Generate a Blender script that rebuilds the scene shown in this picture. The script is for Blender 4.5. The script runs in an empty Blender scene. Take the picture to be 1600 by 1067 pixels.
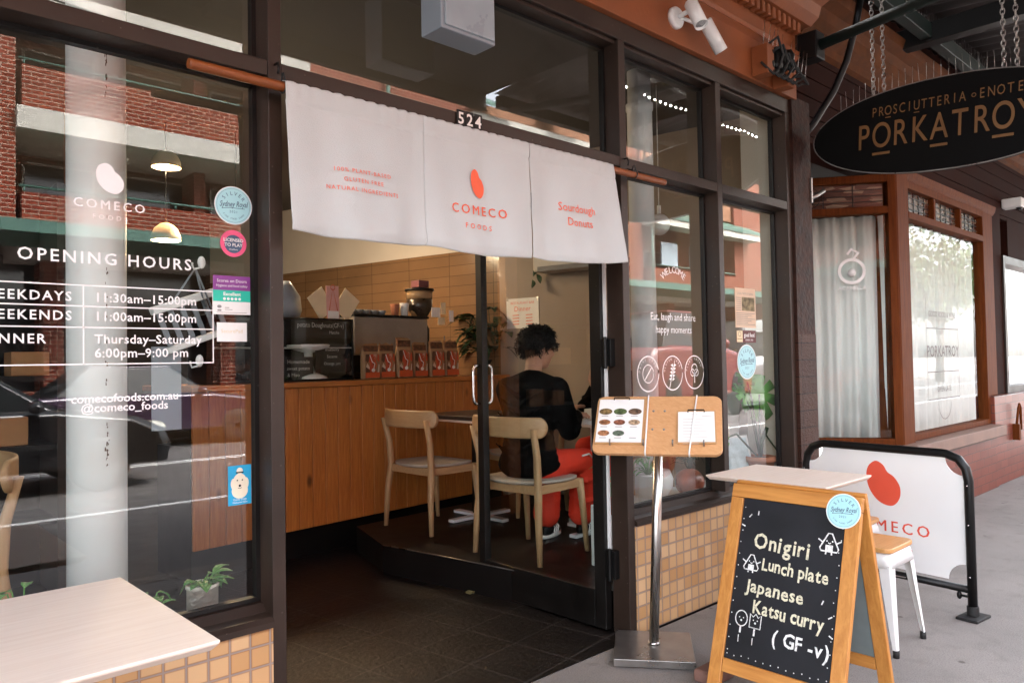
import bpy, bmesh, math, random
from mathutils import Vector, Matrix, noise as mnoise
random.seed(7)
S = bpy.context.scene
COL = S.collection
rad = math.radians

# ------------------------------------------------------------------ camera, sky, sun, exposure
CF, CYAW, CPITCH, CROLL = 1185.96, 0.75367, 0.02672758, -0.01776304     # focal length in px of a 1600 px wide frame
CC = Vector((0.0, -2.2194, 1.28))
cy_, sy_, cp_, sp_ = math.cos(CYAW), math.sin(CYAW), math.cos(CPITCH), math.sin(CPITCH)
FW = Vector((sy_*cp_, cy_*cp_, sp_)); R0 = Vector((cy_, -sy_, 0)); U0 = R0.cross(FW)
CR = R0*math.cos(CROLL) + U0*math.sin(CROLL); CU = U0*math.cos(CROLL) - R0*math.sin(CROLL)
cam = bpy.data.cameras.new('camera'); cam_ob = bpy.data.objects.new('camera', cam); COL.objects.link(cam_ob)
cam.sensor_width = 36; cam.lens = CF/1600*36; cam.clip_start = .02; cam.clip_end = 600
cam_ob.matrix_world = Matrix(((CR.x, CU.x, -FW.x, CC.x), (CR.y, CU.y, -FW.y, CC.y), (CR.z, CU.z, -FW.z, CC.z), (0, 0, 0, 1)))
S.camera = cam_ob
W = bpy.data.worlds.new('World'); S.world = W; W.use_nodes = True
SUN_EL, SUN_ROT = rad(50), rad(25)
nt = W.node_tree; bg = nt.nodes['Background']
sky = nt.nodes.new('ShaderNodeTexSky'); sky.sky_type = 'NISHITA'; sky.sun_disc = False
sky.sun_elevation = SUN_EL; sky.sun_rotation = SUN_ROT; sky.air_density = 1.0; sky.dust_density = 4.0
hs = nt.nodes.new('ShaderNodeHueSaturation'); hs.inputs['Saturation'].default_value = .30; hs.inputs['Value'].default_value = 1.0
nt.links.new(sky.outputs[0], hs.inputs['Color']); nt.links.new(hs.outputs[0], bg.inputs['Color'])
bg.inputs['Strength'].default_value = 0.15
sl = bpy.data.lights.new('sun', 'SUN'); sl.energy = 0.9; sl.angle = rad(16); sl.color = (1, .975, .95)
sun = bpy.data.objects.new('sun', sl); COL.objects.link(sun)
_sd = Vector((math.sin(SUN_ROT)*math.cos(SUN_EL), math.cos(SUN_ROT)*math.cos(SUN_EL), math.sin(SUN_EL)))
sun.rotation_euler = _sd.to_track_quat('Z', 'Y').to_euler()
S.view_settings.view_transform = 'Standard'; S.view_settings.look = 'None'; S.view_settings.gamma = 1
S.view_settings.exposure = 4.2
S.render.engine = 'CYCLES'
S.cycles.use_denoising = True; S.cycles.max_bounces = 10; S.cycles.transparent_max_bounces = 16
S.cycles.caustics_reflective = False; S.cycles.caustics_refractive = False; S.cycles.sample_clamp_indirect = 6
S.cycles.glossy_bounces = 4; S.cycles.diffuse_bounces = 5

# ------------------------------------------------------------------ helpers
def ray(x, y): return FW + CR*((x-800)/CF) + CU*((533.5-y)/CF)
def at(x, y, ax, val):                       # photo pixel -> point on the plane {axis = val}
    d = ray(x, y); return CC + d*((val-CC[ax])/d[ax])
def atp(x, y, P, n):                         # photo pixel -> point on plane (P, n)
    d = ray(x, y); n = Vector(n); return CC + d*((Vector(P)-CC).dot(n)/d.dot(n))
def lin(h):
    h = h.lstrip('#'); o = []
    for i in (0, 2, 4):
        v = int(h[i:i+2], 16)/255; o.append(v/12.92 if v <= .04045 else ((v+.055)/1.055)**2.4)
    return tuple(o)
class Fr:                                    # local frame: origin, u, v, n
    def __init__(s, O, U, V): s.O = Vector(O); s.U = Vector(U).normalized(); s.V = Vector(V).normalized(); s.N = s.U.cross(s.V)
    def __call__(s, u, v, n=0): return s.O + s.U*u + s.V*v + s.N*n
class MB:
    def __init__(s): s.v = []; s.f = []; s.sm = []; s.mi = []; s.m = 0; s.smooth = False
    def add(s, vs, fs, smooth=None):
        b = len(s.v); s.v += [Vector(p) for p in vs]
        for f in fs: s.f.append([b+i for i in f]); s.sm.append(s.smooth if smooth is None else smooth); s.mi.append(s.m)
        return s
    def box(s, x0, x1, y0, y1, z0, z1):
        return s.add([(x, y, z) for z in (z0, z1) for y in (y0, y1) for x in (x0, x1)],
              [(0, 2, 3, 1), (4, 5, 7, 6), (0, 1, 5, 4), (2, 6, 7, 3), (0, 4, 6, 2), (1, 3, 7, 5)])
    def fbox(s, F, u0, u1, v0, v1, n0, n1):  # box in a frame
        return s.add([F(u, v, n) for n in (n0, n1) for v in (v0, v1) for u in (u0, u1)],
              [(0, 2, 3, 1), (4, 5, 7, 6), (0, 1, 5, 4), (2, 6, 7, 3), (0, 4, 6, 2), (1, 3, 7, 5)])
    def quad(s, a, b, c, d): return s.add([a, b, c, d], [(0, 1, 2, 3)])
    def rings(s, rings, cap=True, closed=True, smooth=True):
        n = len(rings[0]); vs = [p for r in rings for p in r]; fs = []
        for i in range(len(rings)-1):
            for j in range(n if closed else n-1):
                k = (j+1) % n; fs.append((i*n+j, i*n+k, (i+1)*n+k, (i+1)*n+j))
        s.add(vs, fs, smooth)
        if cap and closed:
            b = len(s.v)-len(vs)
            for f in (list(reversed(range(b, b+n))), list(range(b+len(vs)-n, b+len(vs)))): s.f.append(f); s.sm.append(False); s.mi.append(s.m)
        return s
    def tube(s, pts, r, n=8, closed=False, cap=True):
        pts = [Vector(p) for p in pts]; rr = r if isinstance(r, (list, tuple)) else [r]*len(pts)
        rings = []; up = None; L = len(pts)
        for i, p in enumerate(pts):
            t = (pts[(i+1) % L]-pts[i-1]) if closed else (pts[min(i+1, L-1)]-pts[max(i-1, 0)])
            t.normalize()
            if up is None: up = t.orthogonal().normalized()
            up = (up - t*up.dot(t)); up = up.normalized() if up.length > 1e-6 else t.orthogonal().normalized()
            w = t.cross(up)
            rings.append([p + (up*math.cos(a)+w*math.sin(a))*rr[i] for a in [2*math.pi*k/n for k in range(n)]])
        if closed: rings.append(rings[0])
        return s.rings(rings, cap and not closed)
    def lathe(s, prof, c, n=20, ax=None):    # prof: (r, h)
        c = Vector(c); Z = Vector(ax or (0, 0, 1)).normalized(); X = Z.orthogonal().normalized(); Y = Z.cross(X)
        return s.rings([[c+Z*h+(X*math.cos(2*math.pi*k/n)+Y*math.sin(2*math.pi*k/n))*max(r, 1e-4) for k in range(n)] for r, h in prof], True)
    def ell(s, c, r, n=14, m=9, M=None):     # ellipsoid
        c = Vector(c); r = Vector(r if isinstance(r, (tuple, list)) else (r, r, r)); M = M or Matrix.Identity(3)
        rings = []
        for i in range(m+1):
            t = math.pi*i/m; rings.append([c+M @ Vector((r.x*max(math.sin(t), 1e-3)*math.cos(2*math.pi*k/n), r.y*max(math.sin(t), 1e-3)*math.sin(2*math.pi*k/n), -r.z*math.cos(t))) for k in range(n)])
        return s.rings(rings, True)
    def prism(s, F, pts, n0, n1):            # outline (u, v) ccw -> slab
        k = len(pts); vs = [F(u, v, n0) for u, v in pts]+[F(u, v, n1) for u, v in pts]
        return s.add(vs, [list(reversed(range(k))), list(range(k, 2*k))]+[(i, (i+1) % k, k+(i+1) % k, k+i) for i in range(k)])
    def text(s, F, u, v, h, body, align='CENTER', bold=0, sp=1.0, xs=1.0, ext=.0006, rot=0, shear=0, lines=1.1, res=2):
        if bold and 'M' in body:                # M_bold: the outline offset breaks this letter
            for i, q in enumerate((-1, 0, 1)): s.text(lambda a_, b_, n_: F(a_+q*bold*h*1.1, b_, n_), u, v, h, body, align, 0, sp, xs, ext+.00012*i, rot, shear, lines, res)
            return s
        cu = bpy.data.curves.new('t', 'FONT'); cu.body = body; cu.size = 1; cu.align_x = align; cu.align_y = 'CENTER'
        cu.space_character = sp; cu.offset = bold; cu.extrude = 0; cu.resolution_u = res; cu.shear = shear; cu.space_line = lines
        o = bpy.data.objects.new('t', cu); COL.objects.link(o)
        me = bpy.data.meshes.new_from_object(o.evaluated_get(bpy.context.evaluated_depsgraph_get()))
        k = h/.73; cr, sr = math.cos(rot), math.sin(rot)
        vs = []
        for q in me.vertices:
            a, b = q.co.x*k*xs, q.co.y*k; vs.append(F(u+a*cr-b*sr, v+a*sr+b*cr, ext))
        s.add(vs, [list(p.vertices) for p in me.polygons], False)
        bpy.data.objects.remove(o); bpy.data.curves.remove(cu); bpy.data.meshes.remove(me)
        return s
    def glyph_run(s, F, u, v, h, body, bold=.02, gap=.14, ext=.0012, rot=0, jit=.06, xs=1.0):   # hand lettering, letter by letter
        x = u
        for ch in body:
            if ch == ' ': x += h*.42*xs; continue
            g = MB().text(lambda a, b_, n: Vector((a, b_, n)), 0, 0, h*random.uniform(.96, 1.05), ch, bold=bold, ext=ext, xs=xs); lo = min(q.x for q in g.v); hi = max(q.x for q in g.v); r = random.uniform(-jit, jit); c, d = math.cos(r+rot), math.sin(r+rot); cx = (lo+hi)/2; dy = random.uniform(-.04, .04)*h+(x-u)*math.tan(rot)
            hw = (hi-lo)/2; s.add([F(x+hw+(q.x-cx)*c-q.y*d, v+dy+(q.x-cx)*d+q.y*c, ext) for q in g.v], g.f, False); x += 2*hw+gap*h
        return s
    def arc(s, F, u, v, R, h, body, a0, a1, ext=.0006, bold=0, inside=False):
        for i, ch in enumerate(body):
            a = a0+(a1-a0)*i/max(1, len(body)-1)
            if ch != ' ': s.text(F, u+R*math.cos(a), v+R*math.sin(a), h, ch, rot=a+(math.pi/2 if inside else -math.pi/2), ext=ext, bold=bold)
        return s
    def line(s, F, pts, w, ext=.0006, closed=False):   # flat stroke in a frame
        pts = [Vector((p[0], p[1])) for p in pts]
        if closed: pts = pts+[pts[0], pts[1]]
        L = len(pts); a = []
        for i, p in enumerate(pts):
            t = pts[min(i+1, L-1)]-pts[max(i-1, 0)]; t = t.normalized() if t.length > 1e-9 else Vector((1, 0))
            nn = Vector((-t.y, t.x))*w/2; a.append((F(p.x+nn.x, p.y+nn.y, ext), F(p.x-nn.x, p.y-nn.y, ext)))
        for i in range(L-1): s.quad(a[i][1], a[i+1][1], a[i+1][0], a[i][0])
        return s
    def circ(s, F, u, v, r, w, n=28, ext=.0006, sy=1): return s.line(F, [(u+r*math.cos(2*math.pi*i/n), v+sy*r*math.sin(2*math.pi*i/n)) for i in range(n)], w, ext, True)
    def disc(s, F, u, v, r, n=28, ext=.0006, sy=1): return s.poly(F, [(u+r*math.cos(2*math.pi*i/n), v+sy*r*math.sin(2*math.pi*i/n)) for i in range(n)], ext)
    def poly(s, F, pts, ext=.0006): return s.add([F(a, b, ext) for a, b in pts], [list(range(len(pts)))])
    def rect(s, F, u0, u1, v0, v1, ext=.0006): return s.poly(F, [(u0, v0), (u1, v0), (u1, v1), (u0, v1)], ext)
    def build(s, name, mats, parent=None, bevel=0, seg=2, sub=0, label=None, autosmooth=False, solid=0):
        base = Vector((0, 0, 0)); p = parent
        while p is not None: base += p.location; p = p.parent
        me = bpy.data.meshes.new(name); me.from_pydata([tuple(q-base) for q in s.v], [], s.f)
        for mt in (mats if isinstance(mats, (list, tuple)) else [mats]): me.materials.append(mt)
        for pl, sm, mi in zip(me.polygons, s.sm, s.mi): pl.use_smooth = sm; pl.material_index = mi
        me.update()
        o = bpy.data.objects.new(name, me); COL.objects.link(o); o.parent = parent
        if solid: md = o.modifiers.new('solid', 'SOLIDIFY'); md.thickness = solid; md.offset = 0
        if sub: md = o.modifiers.new('sub', 'SUBSURF'); md.levels = sub; md.render_levels = sub
        if bevel: md = o.modifiers.new('bevel', 'BEVEL'); md.width = bevel; md.segments = seg; md.limit_method = 'ANGLE'; md.angle_limit = rad(40); md.harden_normals = True
        if label: o['label'] = label
        return o
def empty(name, loc, label, cat, group=None, rz=0):
    o = bpy.data.objects.new(name, None); COL.objects.link(o); o.location = loc; o.rotation_euler = (0, 0, rz); o.empty_display_size = .1
    return tag(o, label, cat, group)
def tag(o, label, cat, group=None):
    o['label'] = label; o['category'] = cat
    if group: o['group'] = group
    return o
def struct(o, kind='structure'): o['kind'] = kind; return o
def dup(root, loc, rz, label=None, group=None):
    r = root.copy(); COL.objects.link(r); r.location = loc; r.rotation_euler = (0, 0, rz)
    if label: r['label'] = label
    if group: r['group'] = group
    for ch in list(root.children):
        k = ch.copy(); COL.objects.link(k); k.parent = r
        for g in list(ch.children): q = g.copy(); COL.objects.link(q); q.parent = k
    return r
def remesh(mb, vox, smooth=6, fac=.5):       # merge overlapping volumes into one continuous skin
    me = bpy.data.meshes.new('r'); me.from_pydata([tuple(q) for q in mb.v], [], mb.f)
    o = bpy.data.objects.new('r', me); COL.objects.link(o)
    md = o.modifiers.new('r', 'REMESH'); md.mode = 'VOXEL'; md.voxel_size = vox
    if smooth: md = o.modifiers.new('s', 'SMOOTH'); md.iterations = smooth; md.factor = fac
    m2 = bpy.data.meshes.new_from_object(o.evaluated_get(bpy.context.evaluated_depsgraph_get()))
    out = MB(); out.add([v.co.copy() for v in m2.vertices], [list(p.vertices) for p in m2.polygons], True)
    bpy.data.objects.remove(o); bpy.data.meshes.remove(me); bpy.data.meshes.remove(m2)
    return out

# ------------------------------------------------------------------ materials
def nodes(name):
    m = bpy.data.materials.new(name); m.use_nodes = True; t = m.node_tree; b = t.nodes['Principled BSDF']
    return m, t, b
def N(t, typ, **kw):
    n = t.nodes.new(typ)
    for k, v in kw.items():
        if k in n.inputs: n.inputs[k].default_value = v
        else: setattr(n, k, v)
    return n
def coords(t, scale=(1, 1, 1), kind='Object'):
    tc = N(t, 'ShaderNodeTexCoord'); mp = N(t, 'ShaderNodeMapping'); mp.inputs['Scale'].default_value = scale
    t.links.new(tc.outputs[kind], mp.inputs[0]); return mp.outputs[0]
def ramp(t, fac, stops):
    r = N(t, 'ShaderNodeValToRGB'); e = r.color_ramp.elements
    while len(e) < len(stops): e.new(.5)
    for el, (p, c) in zip(e, stops): el.position = p; el.color = (*c, 1) if len(c) == 3 else c
    t.links.new(fac, r.inputs[0]); return r.outputs[0]
def mulc(c, k): return tuple(min(1, x*k) for x in c[:3])
def pm(name, c, rough=.5, metal=0, var=.12, scale=12, bump=0, bscale=60, spec=.5, coat=0, detail=5, rvar=.1, sheen=0, stretch=(1, 1, 1), trans=0):
    m, t, b = nodes(name); co = coords(t, stretch)
    n = N(t, 'ShaderNodeTexNoise', Scale=scale, Detail=detail); t.links.new(co, n.inputs['Vector'])
    t.links.new(ramp(t, n.outputs[0], [(.25, mulc(c, 1-var)), (.75, mulc(c, 1+var))]), b.inputs['Base Color'])
    mr = N(t, 'ShaderNodeMapRange'); mr.inputs['To Min'].default_value = max(.02, rough-rvar); mr.inputs['To Max'].default_value = min(1, rough+rvar)
    t.links.new(n.outputs[0], mr.inputs[0]); t.links.new(mr.outputs[0], b.inputs['Roughness'])
    b.inputs['Metallic'].default_value = metal; b.inputs['Specular IOR Level'].default_value = spec
    if coat: b.inputs['Coat Weight'].default_value = coat; b.inputs['Coat Roughness'].default_value = .08
    if trans: b.inputs['Subsurface Weight'].default_value = trans; b.inputs['Subsurface Radius'].default_value = (.02, .02, .02)
    if bump:
        n2 = N(t, 'ShaderNodeTexNoise', Scale=bscale, Detail=4); t.links.new(co, n2.inputs['Vector'])
        bp = N(t, 'ShaderNodeBump', Strength=bump, Distance=.01); t.links.new(n2.outputs[0], bp.inputs['Height']); t.links.new(bp.outputs[0], b.inputs['Normal'])
    return m
def wood(name, c1, c2, axis=2, rough=.45, scale=5, coat=0, knots=False, boards=0, bax=0, stretch=14, spec=.5):
    m, t, b = nodes(name); st = [stretch]*3; st[axis] = 1.0; co = coords(t, st)
    n = N(t, 'ShaderNodeTexNoise', Scale=scale, Detail=7, Roughness=.62, Distortion=.6); t.links.new(co, n.inputs['Vector'])
    col = ramp(t, n.outputs[0], [(.28, c2), (.5, mulc([(a+d)/2 for a, d in zip(c1, c2)], 1)), (.72, c1)])
    b.inputs['Roughness'].default_value = rough; b.inputs['Specular IOR Level'].default_value = spec
    if coat: b.inputs['Coat Weight'].default_value = coat; b.inputs['Coat Roughness'].default_value = .15
    if knots:
        c3 = coords(t, (1, 1, .5)); vo = N(t, 'ShaderNodeTexVoronoi', Scale=3.4); t.links.new(c3, vo.inputs['Vector'])
        k = ramp(t, vo.outputs['Distance'], [(.045, (0, 0, 0)), (.1, (1, 1, 1))])
        mx = N(t, 'ShaderNodeMix', data_type='RGBA'); t.links.new(k, mx.inputs[0]); mx.inputs[6].default_value = (*mulc(c2, .3), 1); t.links.new(col, mx.inputs[7]); col = mx.outputs[2]
    t.links.new(col, b.inputs['Base Color'])
    bp = N(t, 'ShaderNodeBump', Strength=.12, Distance=.004); t.links.new(n.outputs[0], bp.inputs['Height']); t.links.new(bp.outputs[0], b.inputs['Normal'])
    return m
def wallvec(t):                              # (x+y, z) so that masonry lies flat on walls facing either way
    tc = N(t, 'ShaderNodeTexCoord'); sx = N(t, 'ShaderNodeSeparateXYZ'); t.links.new(tc.outputs['Object'], sx.inputs[0])
    a = N(t, 'ShaderNodeMath', operation='ADD'); t.links.new(sx.outputs[0], a.inputs[0]); t.links.new(sx.outputs[1], a.inputs[1])
    cb = N(t, 'ShaderNodeCombineXYZ'); t.links.new(a.outputs[0], cb.inputs[0]); t.links.new(sx.outputs[2], cb.inputs[1]); return cb.outputs[0]
def masonry(name, c1, c2, mortar, bw, bh, ms, off=.5, rough=.7, vec=None, bump=.4, spec=.5, rim=None, dirt=.15, coat=0, noise_b=0, smooth=.1):
    m, t, b = nodes(name); v = vec(t) if vec else wallvec(t)
    br = N(t, 'ShaderNodeTexBrick', offset=off, squash=1.0)
    for k, val in (('Color1', (*c1, 1)), ('Color2', (*c2, 1)), ('Mortar', (*mortar, 1)), ('Scale', 1.0), ('Mortar Size', ms), ('Mortar Smooth', smooth), ('Bias', 0.0), ('Brick Width', bw), ('Row Height', bh)): br.inputs[k].default_value = val
    t.links.new(v, br.inputs['Vector']); col = br.outputs['Color']
    if rim:
        b2 = N(t, 'ShaderNodeTexBrick', offset=off, squash=1.0)
        for k, val in (('Scale', 1.0), ('Mortar Size', ms*2.6), ('Mortar Smooth', .9), ('Bias', 0.0), ('Brick Width', bw), ('Row Height', bh)): b2.inputs[k].default_value = val
        t.links.new(v, b2.inputs['Vector'])
        mx = N(t, 'ShaderNodeMix', data_type='RGBA'); mm = N(t, 'ShaderNodeMath', operation='SUBTRACT'); mm.use_clamp = True
        t.links.new(b2.outputs['Fac'], mm.inputs[0]); t.links.new(br.outputs['Fac'], mm.inputs[1]); t.links.new(mm.outputs[0], mx.inputs[0])
        t.links.new(col, mx.inputs[6]); mx.inputs[7].default_value = (*rim, 1); col = mx.outputs[2]
    n = N(t, 'ShaderNodeTexNoise', Scale=3.0, Detail=6); t.links.new(coords(t), n.inputs['Vector'])
    mx = N(t, 'ShaderNodeMix', data_type='RGBA', blend_type='MULTIPLY'); mx.inputs[0].default_value = 1
    t.links.new(col, mx.inputs[6]); t.links.new(ramp(t, n.outputs[0], [(.3, (1-dirt,)*3), (.7, (1, 1, 1))]), mx.inputs[7]); t.links.new(mx.outputs[2], b.inputs['Base Color'])
    b.inputs['Roughness'].default_value = rough; b.inputs['Specular IOR Level'].default_value = spec
    if coat: b.inputs['Coat Weight'].default_value = coat; b.inputs['Coat Roughness'].default_value = .1
    bp = N(t, 'ShaderNodeBump', Strength=bump, Distance=.004, invert=True); t.links.new(br.outputs['Fac'], bp.inputs['Height']); nrm = bp.outputs[0]
    if noise_b:
        n3 = N(t, 'ShaderNodeTexNoise', Scale=34, Detail=9, Roughness=.7); t.links.new(coords(t, (1, 1, 2)), n3.inputs['Vector'])
        b3 = N(t, 'ShaderNodeBump', Strength=noise_b, Distance=.02); t.links.new(n3.outputs[0], b3.inputs['Height']); t.links.new(nrm, b3.inputs['Normal']); nrm = b3.outputs[0]
    t.links.new(nrm, b.inputs['Normal'])
    return m
def glassmat(name, k=1.9, ior=1.5, tint=(.93, .95, .94)):   # window glass: clear, with the mirror image growing at grazing angles
    m = bpy.data.materials.new(name); m.use_nodes = True; t = m.node_tree; t.nodes.clear()
    o = N(t, 'ShaderNodeOutputMaterial'); tr = N(t, 'ShaderNodeBsdfTransparent'); tr.inputs[0].default_value = (*tint, 1)
    gl = N(t, 'ShaderNodeBsdfGlossy', Roughness=0.0); gl.inputs[0].default_value = (1, 1, 1, 1)
    fr = N(t, 'ShaderNodeFresnel', IOR=ior); gm = N(t, 'ShaderNodeNewGeometry')
    a = N(t, 'ShaderNodeMath', operation='SUBTRACT'); a.inputs[0].default_value = 1; t.links.new(gm.outputs['Backfacing'], a.inputs[1])
    b = N(t, 'ShaderNodeMath', operation='MULTIPLY'); b.inputs[1].default_value = k; t.links.new(fr.outputs[0], b.inputs[0])
    c = N(t, 'ShaderNodeMath', operation='MULTIPLY'); c.use_clamp = True; t.links.new(a.outputs[0], c.inputs[0]); t.links.new(b.outputs[0], c.inputs[1])
    mx = N(t, 'ShaderNodeMixShader'); t.links.new(c.outputs[0], mx.inputs[0]); t.links.new(tr.outputs[0], mx.inputs[1]); t.links.new(gl.outputs[0], mx.inputs[2])
    t.links.new(mx.outputs[0], o.inputs[0]); return m
def emit(name, c, k):
    m, t, b = nodes(name); b.inputs['Base Color'].default_value = (*c, 1); b.inputs['Emission Color'].default_value = (*c, 1); b.inputs['Emission Strength'].default_value = k; return m

M = {}
def flecked(name, c, rough, fc):              # painted metal with dust, pinholes and chips
    m, t, b = nodes(name); co = coords(t); n = N(t, 'ShaderNodeTexNoise', Scale=5, Detail=8); v = N(t, 'ShaderNodeTexVoronoi', Scale=26); n2 = N(t, 'ShaderNodeTexNoise', Scale=55, Detail=2)
    for q in (n, v, n2): t.links.new(co, q.inputs['Vector'])
    mx = N(t, 'ShaderNodeMix', data_type='RGBA'); t.links.new(ramp(t, v.outputs['Distance'], [(.05, (1, 1, 1)), (.085, (0, 0, 0))]), mx.inputs[0]); t.links.new(ramp(t, n.outputs[0], [(.3, mulc(c, .72)), (.7, mulc(c, 1.3))]), mx.inputs[6]); mx.inputs[7].default_value = (*fc, 1)
    t.links.new(mx.outputs[2], b.inputs['Base Color']); mr = N(t, 'ShaderNodeMapRange'); mr.inputs['To Min'].default_value = rough-.1; mr.inputs['To Max'].default_value = rough+.22; t.links.new(n.outputs[0], mr.inputs[0]); t.links.new(mr.outputs[0], b.inputs['Roughness'])
    b.inputs['Specular IOR Level'].default_value = .4; bp = N(t, 'ShaderNodeBump', Strength=.06, Distance=.004); t.links.new(n2.outputs[0], bp.inputs['Height']); t.links.new(bp.outputs[0], b.inputs['Normal']); return m
M['frame'] = flecked('brown_aluminium', (.027, .0155, .0105), .40, (.09, .07, .06))
M['blackframe'] = flecked('black_aluminium', (.0055, .0045, .004), .38, (.06, .05, .045))
M['glass'] = glassmat('window_glass')
M['fascia'] = pm('burnt_orange_paint', (.25, .070, .020), .6, 0, .22, 4, .12, 50)
M['tile'] = masonry('glazed_ochre_tile', (.54, .29, .115), (.70, .46, .25), (.33, .26, .23), .0625, .0625, .0028, 0, .28, rim=(.22, .075, .02), bump=.5, dirt=.12, coat=.3)
M['roughtile'] = masonry('brown_rough_tile', (.055, .023, .016), (.075, .033, .022), (.02, .011, .009), .3, .105, .0035, 0, .5, noise_b=.8, spec=.12)
M['pillarsplit'] = pm('chipped_brown_glaze', (.032, .013, .009), .6, 0, .7, 18, .9, 26, spec=.15)
M['white'] = pm('white_paint', (.78, .77, .75), .5, 0, .04, 5)
M['colpaint'] = pm('column_white_paint', (.86, .865, .86), .45, 0, .05, 4, .05, 30)
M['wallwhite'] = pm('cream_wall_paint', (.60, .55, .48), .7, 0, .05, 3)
M['walldim'] = pm('shaded_dining_wall_paint', (.34, .265, .205), .75, 0, .08, 2)  # cream wall paint, dimness away from the lamps put into the colour
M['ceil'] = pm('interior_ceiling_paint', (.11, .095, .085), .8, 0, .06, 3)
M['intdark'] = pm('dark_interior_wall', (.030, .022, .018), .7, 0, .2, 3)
M['splash'] = masonry('tan_glazed_wall_tile', (.235, .135, .068), (.275, .16, .082), (.12, .07, .038), .40, .095, .0025, 0, .22, bump=.3, coat=.3)
def slatevec(t):
    tc = N(t, 'ShaderNodeTexCoord'); mp = N(t, 'ShaderNodeMapping'); mp.inputs['Rotation'].default_value = (0, 0, rad(-8)); t.links.new(tc.outputs['Object'], mp.inputs[0]); return mp.outputs[0]
M['entry'] = masonry('dark_slate_tile', (.0075, .0058, .0055), (.0105, .008, .0075), (.050, .042, .039), .30, .30, .0045, 0, .42, vec=slatevec, noise_b=.3, dirt=.4, spec=.35)
M['floor'] = pm('dark_vinyl_floor', (.006, .0045, .004), .48, 0, .3, 5, spec=.35)
M['counter'] = wood('varnished_pine', (.58, .215, .048), (.37, .11, .02), 2, .4, 5, .2, True)
M['countertop'] = wood('varnished_pine_top', (.54, .20, .042), (.37, .11, .02), 0, .35, 5, .2)
M['black'] = pm('black_satin', (.0045, .0042, .0042), .42, 0, .2, 10, spec=.3)
M['rubber'] = pm('black_rubber', (.010, .010, .010), .7)
M['steel'] = pm('brushed_steel', (.58, .56, .54), .28, 1, .08, 60, stretch=(1, 1, .02))
M['steelbase'] = pm('worn_steel_plate', (.30, .28, .265), .3, .85, .3, 9)
M['chrome'] = pm('chrome', (.75, .75, .75), .15, 1, .03)
M['chairwood'] = wood('pale_oak', (.52, .33, .17), (.42, .245, .115), 2, .45, 5)
M['seatgrey'] = pm('grey_seat_pad', (.43, .37, .31), .7, 0, .06, 40)
M['pinktop'] = wood('whitewashed_ash', (.80, .68, .59), (.72, .585, .49), 0, .5, 4, stretch=18)
M['noren'] = pm('white_cotton', (.50, .515, .505), .95, 0, .05, 3.5, .22, 300, trans=0)
M['red'] = pm('coral_print', (.80, .115, .045), .7, 0, .05, 30)
M['bamboo'] = wood('varnished_bamboo', (.27, .075, .014), (.16, .038, .007), 0, .5, 6, 0)
M['vinyl'] = pm('white_vinyl', (.85, .83, .82), .5, 0, .02)
M['barrier'] = pm('barrier_white_vinyl', (.84, .835, .83), .4, 0, .02, 3)
M['coral'] = pm('barrier_coral_print', (.78, .10, .055), .45, 0, .03)
def asph(name, c):
    m, t, b = nodes(name); co = coords(t)
    n1 = N(t, 'ShaderNodeTexNoise', Scale=1.1, Detail=8, Roughness=.6); n2 = N(t, 'ShaderNodeTexNoise', Scale=170, Detail=3); vo = N(t, 'ShaderNodeTexVoronoi', Scale=5.0); n4 = N(t, 'ShaderNodeTexNoise', Scale=9, Detail=6)
    for q in (n1, n2, vo, n4): t.links.new(co, q.inputs['Vector'])
    a = ramp(t, n1.outputs[0], [(.3, mulc(c, .80)), (.68, mulc(c, 1.14))])
    def mul(x, y):
        mx = N(t, 'ShaderNodeMix', data_type='RGBA', blend_type='MULTIPLY'); mx.inputs[0].default_value = 1; t.links.new(x, mx.inputs[6]); t.links.new(y, mx.inputs[7]); return mx.outputs[2]
    a = mul(a, ramp(t, n2.outputs[0], [(.3, (.70, .70, .70)), (.55, (1, 1, 1)), (.75, (1.0, 1.0, 1.0))]))
    a = mul(a, ramp(t, vo.outputs['Distance'], [(.05, (.50, .48, .47)), (.085, (1, 1, 1))]))
    a = mul(a, ramp(t, n4.outputs[0], [(.30, (.86, .855, .85)), (.48, (1, 1, 1))]))
    t.links.new(a, b.inputs['Base Color']); b.inputs['Roughness'].default_value = .82; b.inputs['Specular IOR Level'].default_value = .3
    bp = N(t, 'ShaderNodeBump', Strength=.5, Distance=.004); t.links.new(n2.outputs[0], bp.inputs['Height']); t.links.new(bp.outputs[0], b.inputs['Normal']); return m
M['asphalt'] = asph('footpath_asphalt', (.250, .226, .210))
M['road'] = pm('road_asphalt', (.115, .105, .10), .8, 0, .2, 3, .4, 150)
M['line'] = pm('road_white_paint', (.7, .7, .68), .6, 0, .08)
M['kerb'] = pm('concrete_kerb', (.22, .19, .165), .8, 0, .25, 8, .3)
M['aframe'] = wood('amber_pine', (.60, .27, .062), (.40, .15, .026), 2, .5, 4, .06)
M['chalk'] = pm('chalkboard', (.0125, .013, .0165), .65, 0, .5, 4, detail=9, spec=.3)
def chalky(name, c):
    m, t, b = nodes(name); n = N(t, 'ShaderNodeTexNoise', Scale=110, Detail=5, Roughness=.7); t.links.new(coords(t), n.inputs['Vector'])
    t.links.new(ramp(t, n.outputs[0], [(.30, mulc(c, .22)), (.44, mulc(c, .8)), (.62, c)]), b.inputs['Base Color']); b.inputs['Roughness'].default_value = .95; b.inputs['Specular IOR Level'].default_value = .1; return m
M['chalkpaint'] = chalky('cream_chalk', (.78, .73, .54))
M['chalkwhite'] = chalky('white_chalk', (.85, .85, .84))
M['boardwood'] = wood('light_bamboo_ply', (.66, .37, .18), (.55, .275, .11), 1, .45, 5, .1, stretch=22)
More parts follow.
